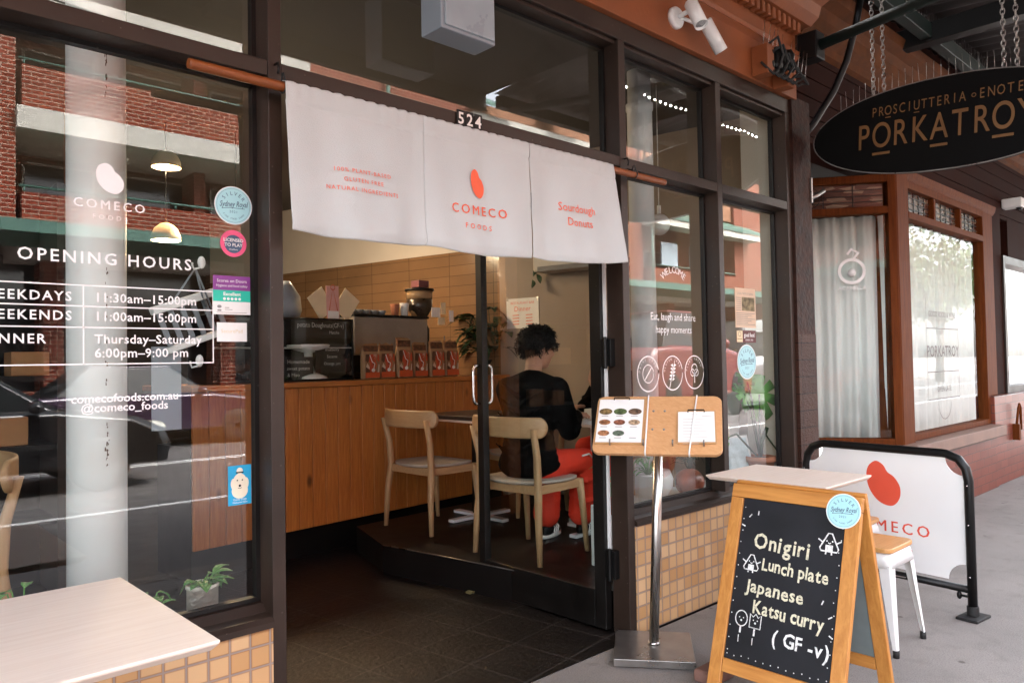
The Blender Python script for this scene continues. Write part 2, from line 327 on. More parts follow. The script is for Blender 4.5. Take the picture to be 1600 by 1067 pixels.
M['paper'] = pm('white_paper', (.82, .80, .77), .7, 0, .03)
M['cream'] = pm('cream_paper', (.74, .62, .40), .7, 0, .05)
M['clip'] = pm('clipboard_ply', (.50, .28, .12), .5, 0, .1)
M['ink'] = pm('grey_ink', (.25, .24, .23), .8)
M['whitemetal'] = pm('white_powder_coat', (.76, .76, .75), .35, 0, .05, 8)
M['stoolwood'] = wood('honey_stool_wood', (.66, .36, .14), (.56, .27, .085), 0, .4, 4, .2)
M['blue'] = pm('pale_blue_print', (.40, .70, .74), .5, 0, .04)
M['pink'] = pm('pink_print', (.80, .10, .22), .5); M['navy'] = pm('slate_blue_print', (.06, .10, .17), .5)
M['purple'] = pm('purple_print', (.23, .045, .25), .5); M['teal'] = pm('teal_print', (.02, .50, .36), .5)
M['cyan'] = pm('cyan_print', (.02, .35, .60), .5); M['dog'] = pm('cream_fur_print', (.78, .70, .54), .7)
M['gold'] = pm('dull_gold_paint', (.15, .068, .019), .5, .1, .15)
M['dkgreen'] = pm('dark_green_steel', (.004, .011, .009), .5, 0, .3, 8)
M['brick'] = masonry('red_brick', (.14, .021, .0105), (.19, .034, .017), (.30, .20, .15), .26, .098, .012, .5, .8, bump=.3, spec=.08)
M['palebrick'] = masonry('pale_orange_brick', (.27, .125, .07), (.33, .17, .10), (.16, .10, .07), .26, .098, .011, .5, .8, bump=.3, spec=.08)
M['slab'] = pm('cream_render', (.42, .40, .35), .7, 0, .06)
M['green'] = pm('sage_green_steel', (.045, .12, .09), .5, 0, .12)
M['skin'] = pm('skin', (.47, .25, .165), .5, 0, .08, 20, trans=.1)
M['hair'] = pm('black_hair', (.0030, .0025, .0025), .6, 0, .4, 30, .8, 90, spec=.2, stretch=(1, 1, .2))
M['jacket'] = pm('black_wool', (.0028, .0027, .0029), .95, 0, .3, 20, .4, 120, spec=.06)
M['trouser'] = pm('red_tracksuit', (.74, .042, .014), .75, 0, .1, 14, .15, 60)
M['leaf'] = pm('dark_leaf', (.018, .042, .013), .5, 0, .5, 9, spec=.25)
M['leaf2'] = pm('bright_leaf', (.12, .33, .075), .42, 0, .35, 9)
M['treeleaf'] = pm('street_tree_leaf', (.075, .13, .035), .6, 0, .5, 2)
M['bark'] = pm('bark', (.10, .075, .055), .9, 0, .3, 10, .5, 40)
M['terra'] = pm('terracotta', (.42, .16, .085), .75, 0, .1, 10)
M['soil'] = pm('potting_soil', (.03, .02, .014), .95, 0, .4, 60, .8, 120)
M['weave'] = pm('white_woven_cord', (.82, .77, .70), .8, 0, .1, 60, .6, 70)
M['soffit'] = pm('dark_soffit_board', (.020, .014, .0115), .8, 0, .15, 2)
M['nwood'] = wood('red_brown_stained_timber', (.15, .040, .008), (.08, .018, .004), 2, .6, 4, 0, spec=.08)
M['nboard'] = pm('dark_red_board', (.022, .006, .0038), .75, 0, .3, 3, spec=.06)
M['ncorn'] = pm('ochre_cornice_paint', (.095, .032, .011), .7, 0, .3, 8, .2, 40, spec=.08)
M['nbrick'] = masonry('glazed_red_brick', (.17, .045, .028), (.22, .062, .040), (.10, .05, .04), .23, .078, .004, .5, .35, coat=.0, bump=.35, spec=.18)
M['curtain'] = pm('sheer_white_curtain', (.86, .87, .86), .8, 0, .04, 3)
def corr(t):
    return coords(t)
M['zinc'] = pm('corrugated_zinc', (.115, .10, .095), .6, .1, .1, 6)
M['signblack'] = pm('sign_black', (.003, .0028, .0028), .6, 0, .2, 10, spec=.08)
M['bag'] = pm('kraft_coffee_bag', (.32, .18, .085), .55, 0, .15, 12)
m, t, bb = nodes('printed_coffee_bag'); vo = N(t, 'ShaderNodeTexVoronoi', Scale=30); t.links.new(coords(t, (1, 1, .6)), vo.inputs['Vector'])
sx_ = N(t, 'ShaderNodeSeparateColor'); t.links.new(vo.outputs['Color'], sx_.inputs[0])
t.links.new(ramp(t, sx_.outputs[0], [(.30, (.28, .14, .06)), (.34, (.09, .03, .014)), (.62, (.10, .035, .015)), (.66, (.50, .06, .018)), (.86, (.50, .06, .018)), (.90, (.55, .45, .36))]), bb.inputs['Base Color']); bb.inputs['Roughness'].default_value = .4; M['bagprint'] = m
M['glassn'] = glassmat('neighbour_glass', .6)
M['bagred'] = pm('orange_red_label', (.55, .085, .02), .5, 0, .2, 8)
M['bagdark'] = pm('brown_printed_foil', (.12, .045, .02), .45, 0, .8, 45)
M['glow'] = emit('lit_lampshade', (1, .62, .28), 6)
M['bulb'] = emit('string_light_bulb', (1, .95, .85), 12)
M['lamp'] = pm('pale_lamp_plastic', (.22, .25, .28), .4, 0, .04)
M['carblack'] = pm('black_car_paint', (.008, .008, .009), .3, 0, .1, coat=.25); M['carviolet'] = pm('dark_violet_car_paint', (.045, .025, .05), .2, .2, coat=1)
M['carglass'] = pm('car_glass', (.01, .012, .013), .12, 0, .05, spec=.35); M['headlamp'] = pm('headlamp_lens', (.65, .62, .5), .12, .2, coat=1)
M['darkwin'] = pm('dark_window', (.02, .02, .022), .12, 0, .2, 1)
M['screen'] = pm('sky_window', (.25, .3, .33), .1, 0, .2, 1)

# ------------------------------------------------------------------ ground and street
b = MB().box(-60, 90, -2.42, -.02, -.3, 0); struct(b.build('footpath', M['asphalt']))
b = MB().box(-60, 90, -2.57, -2.42, -.3, .003); struct(b.build('kerb', M['kerb']))
b = MB().box(-60, 90, -13.4, -2.57, -.4, -.13); struct(b.build('road', M['road']))
b = MB()
for y0, y1 in ((-5.86, -5.76), (-9.33, -9.25), (-9.50, -9.42)): b.box(-60, 90, y0, y1, -.14, -.126)
struct(b.build('road_line', M['line']))
b = MB().box(-60, 90, -17.2, -13.4, -.3, .0); struct(b.build('opposite_footpath', M['asphalt']))
b = MB().box(-400, 400, -400, 400, -.6, -.42); struct(b.build('ground', M['asphalt']))
struct(MB().box(1.0, 2.86, -.02, 2.75, -.2, .002).build('entry_floor', M['entry']))
b = MB().box(-2.4, 1.0, .1, 7.2, -.2, 0).box(1.0, 5.6, 2.75, 7.2, -.2, 0).box(2.86, 5.6, .1, 2.75, -.2, 0); struct(b.build('floor', M['floor']))
# raised seating floor on the right, its edge skewed like the party wall
PF = [(2.868, .11), (2.712, 1.2), (2.615, 1.76), (2.80, 2.36), (4.56, 2.5), (5.0, .11)]
FZ = Fr((0, 0, 0), (1, 0, 0), (0, 1, 0))
struct(MB().prism(FZ, [PF[0], PF[5], PF[4], PF[3], PF[2], PF[1]], 0.001, .17).build('raised_floor', M['floor']))
b = MB().tube([(2.866, .14, .172), (2.710, 1.2, .172), (2.613, 1.75, .172)], .0035, 6); struct(b.build('step_edge', M['steelbase']))

# ------------------------------------------------------------------ the shop
shop = empty('shop_building', (1.8, 0, 0), 'brown framed glass cafe shopfront with ochre tiled base and burnt orange fascia', 'building')
# tiled base, left and right
b = MB().box(-1.4, 1.06, 0, .1, 0, .485); b.build('tiled_base', M['tile'], shop)
b = MB().box(2.852, 4.45, 0, .1, 0, .502); b.build('tiled_base', M['tile'], shop)
# window sills
for x0, x1, z in ((-1.4, 1.06, .485), (2.852, 4.43, .502)):
    F = Fr((x0, 0, z), (0, 1, 0), (0, 0, 1))
    b = MB().prism(F, [(-.012, 0), (.13, 0), (.13, .06), (.07, .057), (.045, .035), (.005, .03), (-.012, .018)], 0, x1-x0)
    b.build('window_sill', M['frame'], shop)
# main posts and rails
def post(x0, x1, z0, z1, y0=0, y1=.1): 
    b = MB().box(x0, x1, y0, y1, z0, z1); b.build('post', M['frame'], shop, .003, 1)
post(1.06, 1.105, 0, 2.79); post(2.80, 2.85, 0, 2.79); post(3.64, 3.688, .56, 2.79, .001, .099); post(4.43, 4.478, .0, 2.79); post(-1.4, -1.35, .545, 2.79)
b = MB()
for x0, x1 in ((-1.35, 1.06), (1.105, 2.80), (2.85, 3.64), (3.688, 4.43)): b.box(x0, x1, .002, .098, 2.185, 2.235)
b.build('transom_rail', M['frame'], shop, .003, 1)
b = MB().box(-1.4, 4.478, 0, .1, 2.79, 2.879); b.box(-1.4, 4.478, .02, .1, 2.772, 2.79); b.build('head_rail', M['frame'], shop, .003, 1)
# inner beads of the glazing
def window(x0, x1, z0, z1):
    w = MB(); t = .014
    w.box(x0, x0+t, .084, .112, z0, z1).box(x1-t, x1, .084, .112, z0, z1).box(x0+t, x1-t, .084, .112, z0, z0+t).box(x0+t, x1-t, .084, .112, z1-t, z1)
    f = w.build('window', M['blackframe'], shop)
    MB().box(x0+t, x1-t, .095, .101, z0+t, z1-t).build('pane', M['glass'], f)
    return f
wl = window(-1.35, 1.06, .545, 2.185); window(-1.35, 1.06, 2.235, 2.772); window(1.105, 2.80, 2.235, 2.772)
wm = window(2.85, 3.64, .562, 2.185); wr = window(3.688, 4.43, .562, 2.185); window(2.85, 3.64, 2.235, 2.772); window(3.688, 4.43, 2.235, 2.772)
# white vinyl lettering on the panes
FG = Fr((0, .0945, 0), (1, 0, 0), (0, 0, 1))
b = MB()
def bean(m, F, u, v, h, tilt=0, ext=.0006, xs=1):
    pts = [(-.30, .46), (-.12, .52), (.05, .42), (.14, .26), (.30, .14), (.42, -.08), (.38, -.32), (.2, -.48), (-.02, -.47), (-.24, -.34), (-.40, -.1), (-.44, .16), (-.40, .34)]
    P = []; n = len(pts)
    for i in range(n):                       # closed Catmull-Rom
        p0, p1, p2, p3 = [Vector(pts[(i+k-1) % n]) for k in range(4)]
        for q in (0, .25, .5, .75): P.append(.5*((2*p1)+(p2-p0)*q+(2*p0-5*p1+4*p2-p3)*q*q+(3*p1-p0-3*p2+p3)*q**3))
    c, s_ = math.cos(tilt), math.sin(tilt)
    return m.poly(F, [(u+(p.x*c-p.y*s_)*h*xs, v+(p.x*s_+p.y*c)*h) for p in P], ext)
bean(b, FG, .634, 1.813, .083)
b.text(FG, .633, 1.737, .026, 'COMECO', sp=1.35, bold=.012)
b.text(FG, .633, 1.703, .014, 'FOODS', sp=1.7)
b.text(FG, .633, 1.585, .034, 'OPENING HOURS', sp=1.27, bold=.012)
for v, l, r in ((1.477, 'WEEKDAYS', '11:30am–15:00pm'), (1.425, 'WEEKENDS', '11:00am–15:00pm'), (1.362, 'DINNER', 'Thursday–Saturday')):
    b.text(FG, .325, v, .026, l, align='LEFT', sp=1.22, bold=.014); b.text(FG, .592, v, .026, r, align='LEFT', sp=1.06, bold=.012)
b.text(FG, .592, 1.323, .026, '6:00pm–9:00 pm', align='LEFT', sp=1.06, bold=.012)
for z in (1.51, 1.453, 1.395, 1.294): b.line(FG, [(.30, z), (.92, z)], .0035)
for x in (.565, .92): b.line(FG, [(x, 1.5117), (x, 1.2923)], .0035)
b.text(FG, .675, 1.198, .024, 'comecofoods.com.au', bold=.014); b.text(FG, .672, 1.172, .024, '@comeco_foods', bold=.014)
b.build('lettering', M['vinyl'], wl)
b = MB()
b.arc(FG, 3.344, 1.60, .145, .036, 'WELCOME', rad(128), rad(52), bold=.01)
b.text(FG, 3.335, 1.497, .040, 'Eat, laugh and share', xs=.92); b.text(FG, 3.335, 1.431, .040, 'happy moments', xs=.92)
for i, x in enumerate((3.105, 3.315, 3.515)):
    b.circ(FG, x, 1.207, .088, .006)
    if i == 1:
        for k in range(5):
            z = 1.165+k*.018
            for sx in (-1, 1): b.poly(FG, [(x+sx*.004+(k-2)*.004, z), (x+sx*.026+(k-2)*.004, z+.012), (x+sx*.006+(k-2)*.004, z+.018)][::sx])
        b.line(FG, [(x-.03, 1.13), (x+.02, 1.27)], .004); b.arc(FG, x, 1.207, .072, .012, 'GLUTEN FREE', rad(170), rad(30))
    elif i == 2:
        b.circ(FG, x, 1.225, .026, .005); b.circ(FG, x-.018, 1.205, .018, .004); b.circ(FG, x+.018, 1.205, .018, .004); b.line(FG, [(x, 1.15), (x, 1.215)], .006); b.arc(FG, x, 1.207, .072, .012, 'PLANT BASED', rad(170), rad(30))
    else:
        b.circ(FG, x, 1.207, .045, .004); b.line(FG, [(x-.03, 1.175), (x+.03, 1.24)], .005); b.arc(FG, x, 1.207, .072, .012, 'DAIRY FREE', rad(170), rad(30))
b.build('lettering', M['vinyl'], wm)
# fascia, mouldings, dentils, wall above
b = MB().box(-5, 4.53, -.03, .1, 2.88, 3.74); b.build('fascia', M['fascia'], shop, .004, 1)
F = Fr((-5, -.03, 3.12), (0, -1, 0), (0, 0, 1))
b = MB().prism(Fr((-5, -.03, 3.12), (0, 1, 0), (0, 0, 1)), [(0, 0), (0, .05), (-.03, .05), (-.022, .03), (-.03, .018), (-.012, .008)], 0, 9.53); b.build('moulding', M['fascia'], shop)
b = MB()
for i in range(150): 
    x = 4.46-i*.062; b.box(x, x+.036, -.085, -.032, 3.27, 3.335)
b.build('dentil_course', M['fascia'], shop, .006, 2)
b = MB().prism(Fr((-5, -.03, 3.338), (0, 1, 0), (0, 0, 1)), [(0, 0), (0, .22), (-.26, .22), (-.25, .15), (-.14, .10), (-.12, .04), (-.07, .0)], 0, 9.6); b.build('cornice', M['fascia'], shop)
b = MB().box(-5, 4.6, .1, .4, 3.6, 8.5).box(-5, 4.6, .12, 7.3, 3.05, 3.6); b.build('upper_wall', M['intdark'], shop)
# brown pillar at the right end
b = MB().box(4.48, 4.72, -.02, .1, 0, 1.42); b.build('pillar', M['roughtile'], shop)
b = MB().box(4.482, 4.718, -.018, .1, 1.42, 2.9); b.build('pillar_upper', M['pillarsplit'], shop)
# interior shell
WV = Vector((-.2, .98, 0)).normalized(); WN = Vector((WV.y, -WV.x, 0)); WP = Vector((5.03, .38, 0))
def wallpt(t, z, n=0): p = WP+WV*t+WN*n; return Vector((p.x, p.y, z))
FWL = Fr(WP, WV, (0, 0, 1))                  # u along the party wall, v up, n out of the room
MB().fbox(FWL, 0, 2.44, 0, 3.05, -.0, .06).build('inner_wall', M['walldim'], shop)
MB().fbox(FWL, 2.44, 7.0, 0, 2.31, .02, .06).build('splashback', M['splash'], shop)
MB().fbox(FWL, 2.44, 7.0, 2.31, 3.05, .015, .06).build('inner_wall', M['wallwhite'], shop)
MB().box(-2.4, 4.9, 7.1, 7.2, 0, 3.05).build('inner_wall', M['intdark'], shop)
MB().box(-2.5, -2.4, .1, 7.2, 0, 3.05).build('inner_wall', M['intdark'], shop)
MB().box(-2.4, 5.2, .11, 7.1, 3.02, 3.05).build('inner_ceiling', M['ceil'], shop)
MB().box(4.70, 5.06, .28, .34, 0, 3.3).box(4.485, 4.705, .105, .34, 0, 3.3).build('inner_wall', M['wallwhite'], shop)
# two round white columns behind the glass
b = MB().lathe([(.085, 0), (.085, 3.02)], (.685, .43, 0), 40); b.build('round_column', M['colpaint'], shop)
b = MB().lathe([(.076, 0), (.076, 2.78), (.082, 2.785), (.082, 2.82), (.07, 2.83), (.07, 3.02)], (3.70, .56, 0), 32); b.build('round_column', M['colpaint'], shop)
b = MB()                                     # rust run down the seam of the left column
for i in range(60):
    z = random.choice([random.uniform(2.12, 2.3), random.uniform(1.2, 1.9), random.uniform(.98, 1.12)]); r = .0862; a = rad(-86)+random.gauss(0, .022); h = random.uniform(.003, .012); w = random.uniform(.0008, .0022)
    cxy = Vector((.685+r*math.cos(a), .43+r*math.sin(a), z)); tx = Vector((-math.sin(a), math.cos(a), 0))
    b.quad(cxy-tx*w, cxy+tx*w, cxy+tx*w*.6+Vector((0, 0, h)), cxy-tx*w*.6+Vector((0, 0, h)))
b.build('rust_stain', pm('rust_stain', (.12, .07, .045), .9), [c for c in shop.children if c.name.startswith('round_column')][0])
# glass door leaf, standing open square to the street
door = None
DX, DY0, DY1 = 2.795, .12, 1.03
dm = MB(); 
dm.box(DX-.022, DX+.022, DY0, DY0+.07, .012, 2.16).box(DX-.022, DX+.022, DY1-.05, DY1, .012, 2.16).box(DX-.022, DX+.022, DY0+.07, DY1-.05, .012, .19).box(DX-.022, DX+.022, DY0+.07, DY1-.05, 2.08, 2.16)
door = dm.build('door', M['blackframe'], shop, .003, 1)
MB().box(DX-.003, DX+.003, DY0+.07, DY1-.05, .19, 2.08).build('pane', M['glass'], door)
for sx in (-1, 1):
    x = DX+sx*.022
    MB().tube([(x, DY1-.025, 1.262), (x+sx*.03, DY1-.025, 1.262), (x+sx*.045, DY1-.025, 1.245), (x+sx*.048, DY1-.025, 1.22), (x+sx*.048, DY1-.025, 1.09), (x+sx*.045, DY1-.025, 1.065), (x+sx*.03, DY1-.025, 1.05), (x, DY1-.025, 1.05)], .0085, 10).build('handle', M['chrome'], door)
for z in (.26, 1.25): MB().box(DX-.03, DX+.004, .055, .118, z, z+.13).lathe([(.009, -.01), (.009, .14)], (DX-.032, .085, z), 10).build('hinge', M['black'], door, .002, 1)
MB().box(DX-.004, DX+.004, .1015, .118, .3, 2.15).build('weather_strip', M['whitemetal'], door)

# ------------------------------------------------------------------ house number
F = Fr((0, -.006, 0), (1, 0, 0), (0, 0, 1))
nb = empty('house_number_plate', (1.87, -.004, 2.2), 'small dark plates with pale digits 524 on the transom above the curtain', 'house number')
b = MB()
for k in range(3): b.box(1.812+k*.043, 1.853+k*.043, -.006, -.001, 2.172, 2.243)
b.build('plate', M['black'], nb, .002, 1)
b = MB()
for k, ch in enumerate('524'): b.text(F, 1.832+k*.043, 2.208, .046, ch, bold=.02)
b.build('lettering', M['paper'], nb)

# ------------------------------------------------------------------ verandahs over the footpath
aw = empty('shop_verandah', (0, -1.3, 3.55), 'dark boarded verandah roof over the footpath in front of the cafe', 'awning')
MB().box(-9, 4.6, -2.78, -.02, 3.74, 3.80).build('soffit', M['soffit'], aw)
MB().box(-9, 4.6, -2.84, -2.78, 3.60, 3.84).build('fascia_board', M['soffit'], aw, .006)
b = MB()
for i in range(9): b.box(-8.5+i*1.5, -8.44+i*1.5, -2.77, -.31, 3.68, 3.739)
b.build('rafter', M['soffit'], aw)
nv = empty('corrugated_verandah', (8, -1.3, 3.7), 'corrugated grey iron verandah on dark green steel beams beside the cafe', 'awning')
b = MB(); n = 340
for k in range(n+1): pass
pr = [(4.62+14*k/n, .011*math.sin(k*math.pi/2.0)) for k in range(n+1)]
b.rings([[Vector((x, .11, 3.965+z)) for x, z in pr], [Vector((x, -2.7, 3.73+z)) for x, z in pr]], False, False)
b.build('corrugated_sheet', M['zinc'], nv, solid=.003)
for y, z in ((-.30, 3.60), (-1.35, 3.62), (-2.62, 3.58)): MB().box(4.6, 18.6, y-.04, y+.04, z, z+.11).build('beam', M['dkgreen'], nv, .006, 1)
for x in (6.1, 9.0, 12.0): MB().box(x-.06, x+.06, -2.575, .04, 3.575, 3.72).build('cross_beam', M['black'], nv, .006, 1)
b = MB().tube([(4.60, -.10, 3.2), (4.68, -1.3, 3.36), (4.74, -2.58, 3.58)], .035, 8); b.build('tie_bar', M['dkgreen'], nv)
MB().box(4.54, 4.66, -.16, -.032, 3.12, 3.29).build('bracket', M['black'], nv, .01)
b = MB()
for k in range(46): x = 5.2+k*.05; b.tube([(x, -.30, 3.71), (x+random.uniform(-.012, .012), -.31, 3.83)], .0016, 4)
b.build('bird_spikes', M['steelbase'], nv)

# conduit running from the tie bar down to the wall
tag(MB().tube([(5.0, -.25, 3.6), (4.985, -.22, 3.42), (4.97, -.16, 3.2), (4.95, -.08, 3.02), (4.9, -.02, 2.9), (4.82, .0, 2.8), (4.74, .02, 2.72)], .022, 10).build('cable_conduit', M['black']), 'black conduit curving from the verandah beam down to the brown wall', 'conduit')

# ------------------------------------------------------------------ neighbouring shop
nbh = empty('neighbouring_shop', (7, 0, 0), 'dark red boarded restaurant front with timber bay windows and glazed brick base', 'building')
b = MB()
z = 2.74
while z < 3.3: b.box(4.70, 14, .05, .12, z, z+.125); z += .131
b.build('board_cladding', M['nboard'], nbh, .004, 1)
b = MB().box(4.70, 14, .062, .3, 2.7, 4.2); b.box(5.06, 5.5, 1.5, 1.6, 0, 2.7); b.build('backing_wall', M['nboard'], nbh)
b = MB().prism(Fr((4.70, .06, 3.30), (0, 1, 0), (0, 0, 1)), [(0, 0), (0, .34), (-.22, .34), (-.20, .28), (-.13, .25), (-.11, .19), (-.10, .11), (-.05, .07), (-.045, .02)], 0, 9.3); b.build('cornice', M['ncorn'], nbh)
b = MB().prism(Fr((6.05, .02, 2.66), (0, 1, 0), (0, 0, 1)), [(0, 0), (0, .08), (-.05, .08), (-.04, .03), (-.02, .0)], 0, 2.7); b.build('moulding', M['nwood'], nbh)
# canted window beside the recessed entrance
A, Bp = Vector((6.10, -.02, 0)), Vector((5.12, 1.354, 0)); du = (Bp-A).normalized()
FC = Fr(Bp, (A-Bp), (0, 0, 1)); Lc = (A-Bp).length     # u from deep end to street corner; n towards the viewer
def nwin(name, F, u0, u1, z0, z1, z2, splits):
    t = MB(); t.fbox(F, u0, u0+.06, z0, z2, -.04, .05).fbox(F, u1-.06, u1, z0, z2, -.04, .05)
    t.fbox(F, u0+.06, u1-.06, z0, z0+.05, -.04, .05).fbox(F, u0+.06, u1-.06, z1, z1+.055, -.04, .055).fbox(F, u0+.06, u1-.06, z2-.06, z2, -.04, .05)
    for s_ in splits: t.fbox(F, s_-.022, s_+.022, z1+.055, z2-.06, -.04, .045)
    w = t.build(name, M['nwood'], nbh, .004, 1)
    MB().fbox(F, u0+.06, u1-.06, z0+.05, z1, -.003, .003).build('pane', M['glassn'], w)
    ed = [u0+.06]+list(splits)+[u1-.06]
    for k in range(len(ed)-1):
        a, c = ed[k]+.022, ed[k+1]-.022
        MB().fbox(F, a, c, z1+.055, z2-.06, -.006, 0).build('leadlight', M['lead'], w)
        l = MB(); nz = 4
        for q in range(1, nz): zz = z1+.055+(z2-z1-.115)*q/nz; l.fbox(F, a, c, zz-.003, zz+.003, 0, .006)
        for q in range(1, 5): uu = a+(c-a)*q/5; l.fbox(F, uu-.003, uu+.003, z1+.055, z2-.06, 0, .0055)
        uc, zc = (a+c)/2, (z1+z2)/2
        l.circ(F, uc, zc, .05, .008, 18, .007); l.circ(F, uc, zc, .085, .005, 18, .007)
        l.build('lead_strip', M['black'], w)
    return w
m, t, bb = nodes('leadlight_glass'); v = coords(t, (1, 1, 4)); vo = N(t, 'ShaderNodeTexVoronoi', Scale=9); t.links.new(v, vo.inputs['Vector'])
t.links.new(ramp(t, vo.outputs['Color'], [(.15, (.03, .016, .012)), (.45, (.09, .03, .02)), (.75, (.19, .14, .10)), (.9, (.26, .21, .15))]), bb.inputs['Base Color']); bb.inputs['Roughness'].default_value = .25; M['lead'] = m
w1 = nwin('window', FC, 0, Lc, .60, 2.36, 2.66, [Lc*.30])
F2 = Fr((6.34, .035, 0), (1, 0, 0), (0, 0, 1))
w2 = nwin('window', F2, 0, 2.06, .60, 2.36, 2.66, [.69, 1.37])
MB().box(6.10, 6.34, -.04, .2, .55, 2.74).build('corner_post', M['nwood'], nbh, .012, 2)
MB().box(8.40, 8.72, -.0, .26, .86, 2.74).build('corner_post', M['nwood'], nbh, .012, 2)
MB().box(8.72, 9.15, .04, .3, .0, 2.74).build('board_pier', M['nboard'], nbh)
MB().box(9.5, 14, .06, .3, 2.3, 2.74).build('board_pier', M['nboard'], nbh)
MB().box(5.9, 8.42, -.14, .30, .5, .598).build('stone_sill', pm('worn_stone_sill', (.20, .12, .09), .6, 0, .25, 6), nbh, .006, 1)
MB().box(5.9, 8.40, -.06, .3, 0, .5).build('brick_base', M['nbrick'], nbh)
MB().box(8.40, 14, -.05, .3, 0, .862).build('brick_base', M['nbrick'], nbh, .006, 1)
t_ = MB().box(9.15, 9.22, .02, .2, .862, 2.3).box(9.22, 12, .02, .2, 2.22, 2.3).box(9.22, 12, .02, .2, .862, .93)
w3 = t_.build('window', M['frame'], nbh); MB().box(9.22, 12, .1, .106, .93, 2.22).build('pane', M['glass'], w3)
MB().box(8.98, 9.04, -.11, -.04, .40, .56).tube([(9.01, -.075, .5), (9.01, -.1, .72), (9.05, -.1, .76), (9.09, -.1, .72), (9.09, -.1, .5)], .012, 8).build('wall_tap', M['nwood'], nbh)
# sheer curtains hung behind the neighbour's panes
def curtain(F, u0, u1, z0, z1, lab, off=-.06):
    b = MB(); n = int((u1-u0)/.012); r0 = []; r1 = []
    for k in range(n+1):
        u = u0+(u1-u0)*k/n; d = off+.022*math.sin(u*38+math.sin(u*9)*1.5)+.012*math.sin(u*91)
        r0.append(F(u, z0, d*1.05)); r1.append(F(u, z1, d*.9))
    b.rings([r0, r1], False, False); return tag(b.build('curtain', M['curtain'], solid=.002), lab, 'curtain')
curtain(FC, .02, Lc-.03, .62, 2.36, 'sheer white curtain filling the canted window next to the brown pillar')
curtain(F2, .03, 1.95, .62, 2.36, 'sheer white curtain behind the wide window facing the street')
curtain(Fr((9.22, .3, 0), (1, 0, 0), (0, 0, 1)), .0, 2.7, .93, 2.3, 'pale curtain in the far window at the photo edge', -.05)
MB().box(5.0, 14, 3.2, 3.3, 0, 4).box(4.72, 14, .062, 3.3, 4.2, 4.4).box(5.0, 5.05, 1.5, 3.2, 0, 4.2).box(5.06, 14, .3, 3.2, 2.75, 2.8).box(13.9, 14, .3, 3.2, 0, 4.2).build('backing_wall', M['intdark'], nbh)
MB().box(5.06, 14, .31, 3.19, 2.81, 4.19).build('upper_storey', M['intdark'], nbh)
# window graphics
FQ = Fr((0, .0285, 0), (1, 0, 0), (0, 0, 1)); b = MB()
gd = MB()
for F, u, m_, r in ((FC, Lc-.32, None, .09),):
    gd.circ(F, u, 1.93, r, .022, 24, .006); gd.ell(F(u, 1.92, .006), (.03, .03, .03)); gd.line(F, [(u+.01, 2.02), (u+.05, 2.07), (u, 2.10), (u-.03, 2.06)], .018, .006); gd.text(F, u, 1.80, .03, 'ACANELLA', ext=.006)
gd.build('lettering', M['vinyl'], w1)
b = MB()
for i, (zz, tx, h) in enumerate(((1.62, 'GOOD FOOD & WINE', .05), (1.30, 'PORKATROY', .10), (.98, 'OPEN LATE', .05))): b.text(FQ, 7.25, zz, h, tx, bold=.01)
for z in (1.50, 1.13, .90): b.line(FQ, [(6.85, z), (7.65, z)], .008)
for x in (6.85, 7.65): b.line(FQ, [(x, 1.75), (x, .9)], .006)
b.line(FQ, [(7.25+.16*math.cos(a), .86-.14*math.sin(a)) for a in [math.pi*k/12 for k in range(13)]], .008)
b.build('lettering', M['ink'], w2)

# security camera, wall hooks, hanging sign
sc = empty('security_camera', (9.28, -.02, 2.85), 'small white security camera under the verandah at the right edge', 'security camera')
MB().box(9.24, 9.38, -.14, .045, 2.80, 2.90).build('body', M['whitemetal'], sc, .012, 2); MB().lathe([(.028, 0), (.028, .03)], (9.31, -.10, 2.775), 14).build('lens', M['carglass'], sc)
spotb = empty('wall_spotlight', (4.75, -.03, 2.3), 'small grey spotlight on the brown pillar beside the leadlight window', 'spotlight')
MB().box(4.70, 4.715, -.03, .01, 2.26, 2.42).build('plate', M['steelbase'], spotb, .003); MB().tube([(4.71, -.012, 2.29), (4.79, -.02, 2.32), (4.87, -.03, 2.36)], .014, 10).build('arm', M['steelbase'], spotb)
sg = empty('hanging_sign', (4.72, -.9, 2.6), 'black oval hanging sign with gold art nouveau lettering for a prosciutteria', 'sign')
FS = Fr((4.72, -.785, 2.585), (0, -1, -.06), (0, -.06, 1))     # u towards the street, n = towards -X (the viewer)
ov = [(.735*math.copysign(abs(math.cos(a))**.92, math.cos(a)), .262*math.sin(a)) for a in [2*math.pi*k/64 for k in range(64)]]
MB().prism(FS, ov, -.02, .02).build('board', M['signblack'], sg, .006, 2)
b = MB(); b.line(Fr(FS.O, FS.U, FS.V), [(p[0]*1.0, p[1]*1.0) for p in ov], .006, .0215, True); b.build('rim', M['steelbase'], sg)
for F, q in ((FS, 1), (Fr(FS.O, -FS.U, FS.V), -1)):
    b = MB(); tx = 'PORKATROY'; x = -.425; wd = .105
    for i, ch in enumerate(tx):
        b.text(F, x+i*wd, -.02, .155, ch, xs=.66, ext=.0215, bold=.004, res=8)
        if ch == 'O': b.fbox(F, x+i*wd-.05, x+i*wd+.05, -.128, -.113, .0205, .0215)
        if ch == 'A': b.fbox(F, x+i*wd-.045, x+i*wd+.045, -.128, -.113, .0205, .0215)
    for i, ch in enumerate('PROSCIUTTERIA'):
        b.text(F, -.365+i*.0395, .125, .058, ch, xs=.66, ext=.0215, res=5)
        if ch in 'OU': b.fbox(F, -.365+i*.0395-.015, -.365+i*.0395+.015, .084, .089, .0205, .0215)
    b.circ(F, .165, .125, .010, .004, 12, .0215)
    for i, ch in enumerate('ENOTECA'): b.text(F, .205+i*.045, .125, .058, ch, xs=.66, ext=.0215)
    b.build('lettering', M['gold'], sg)
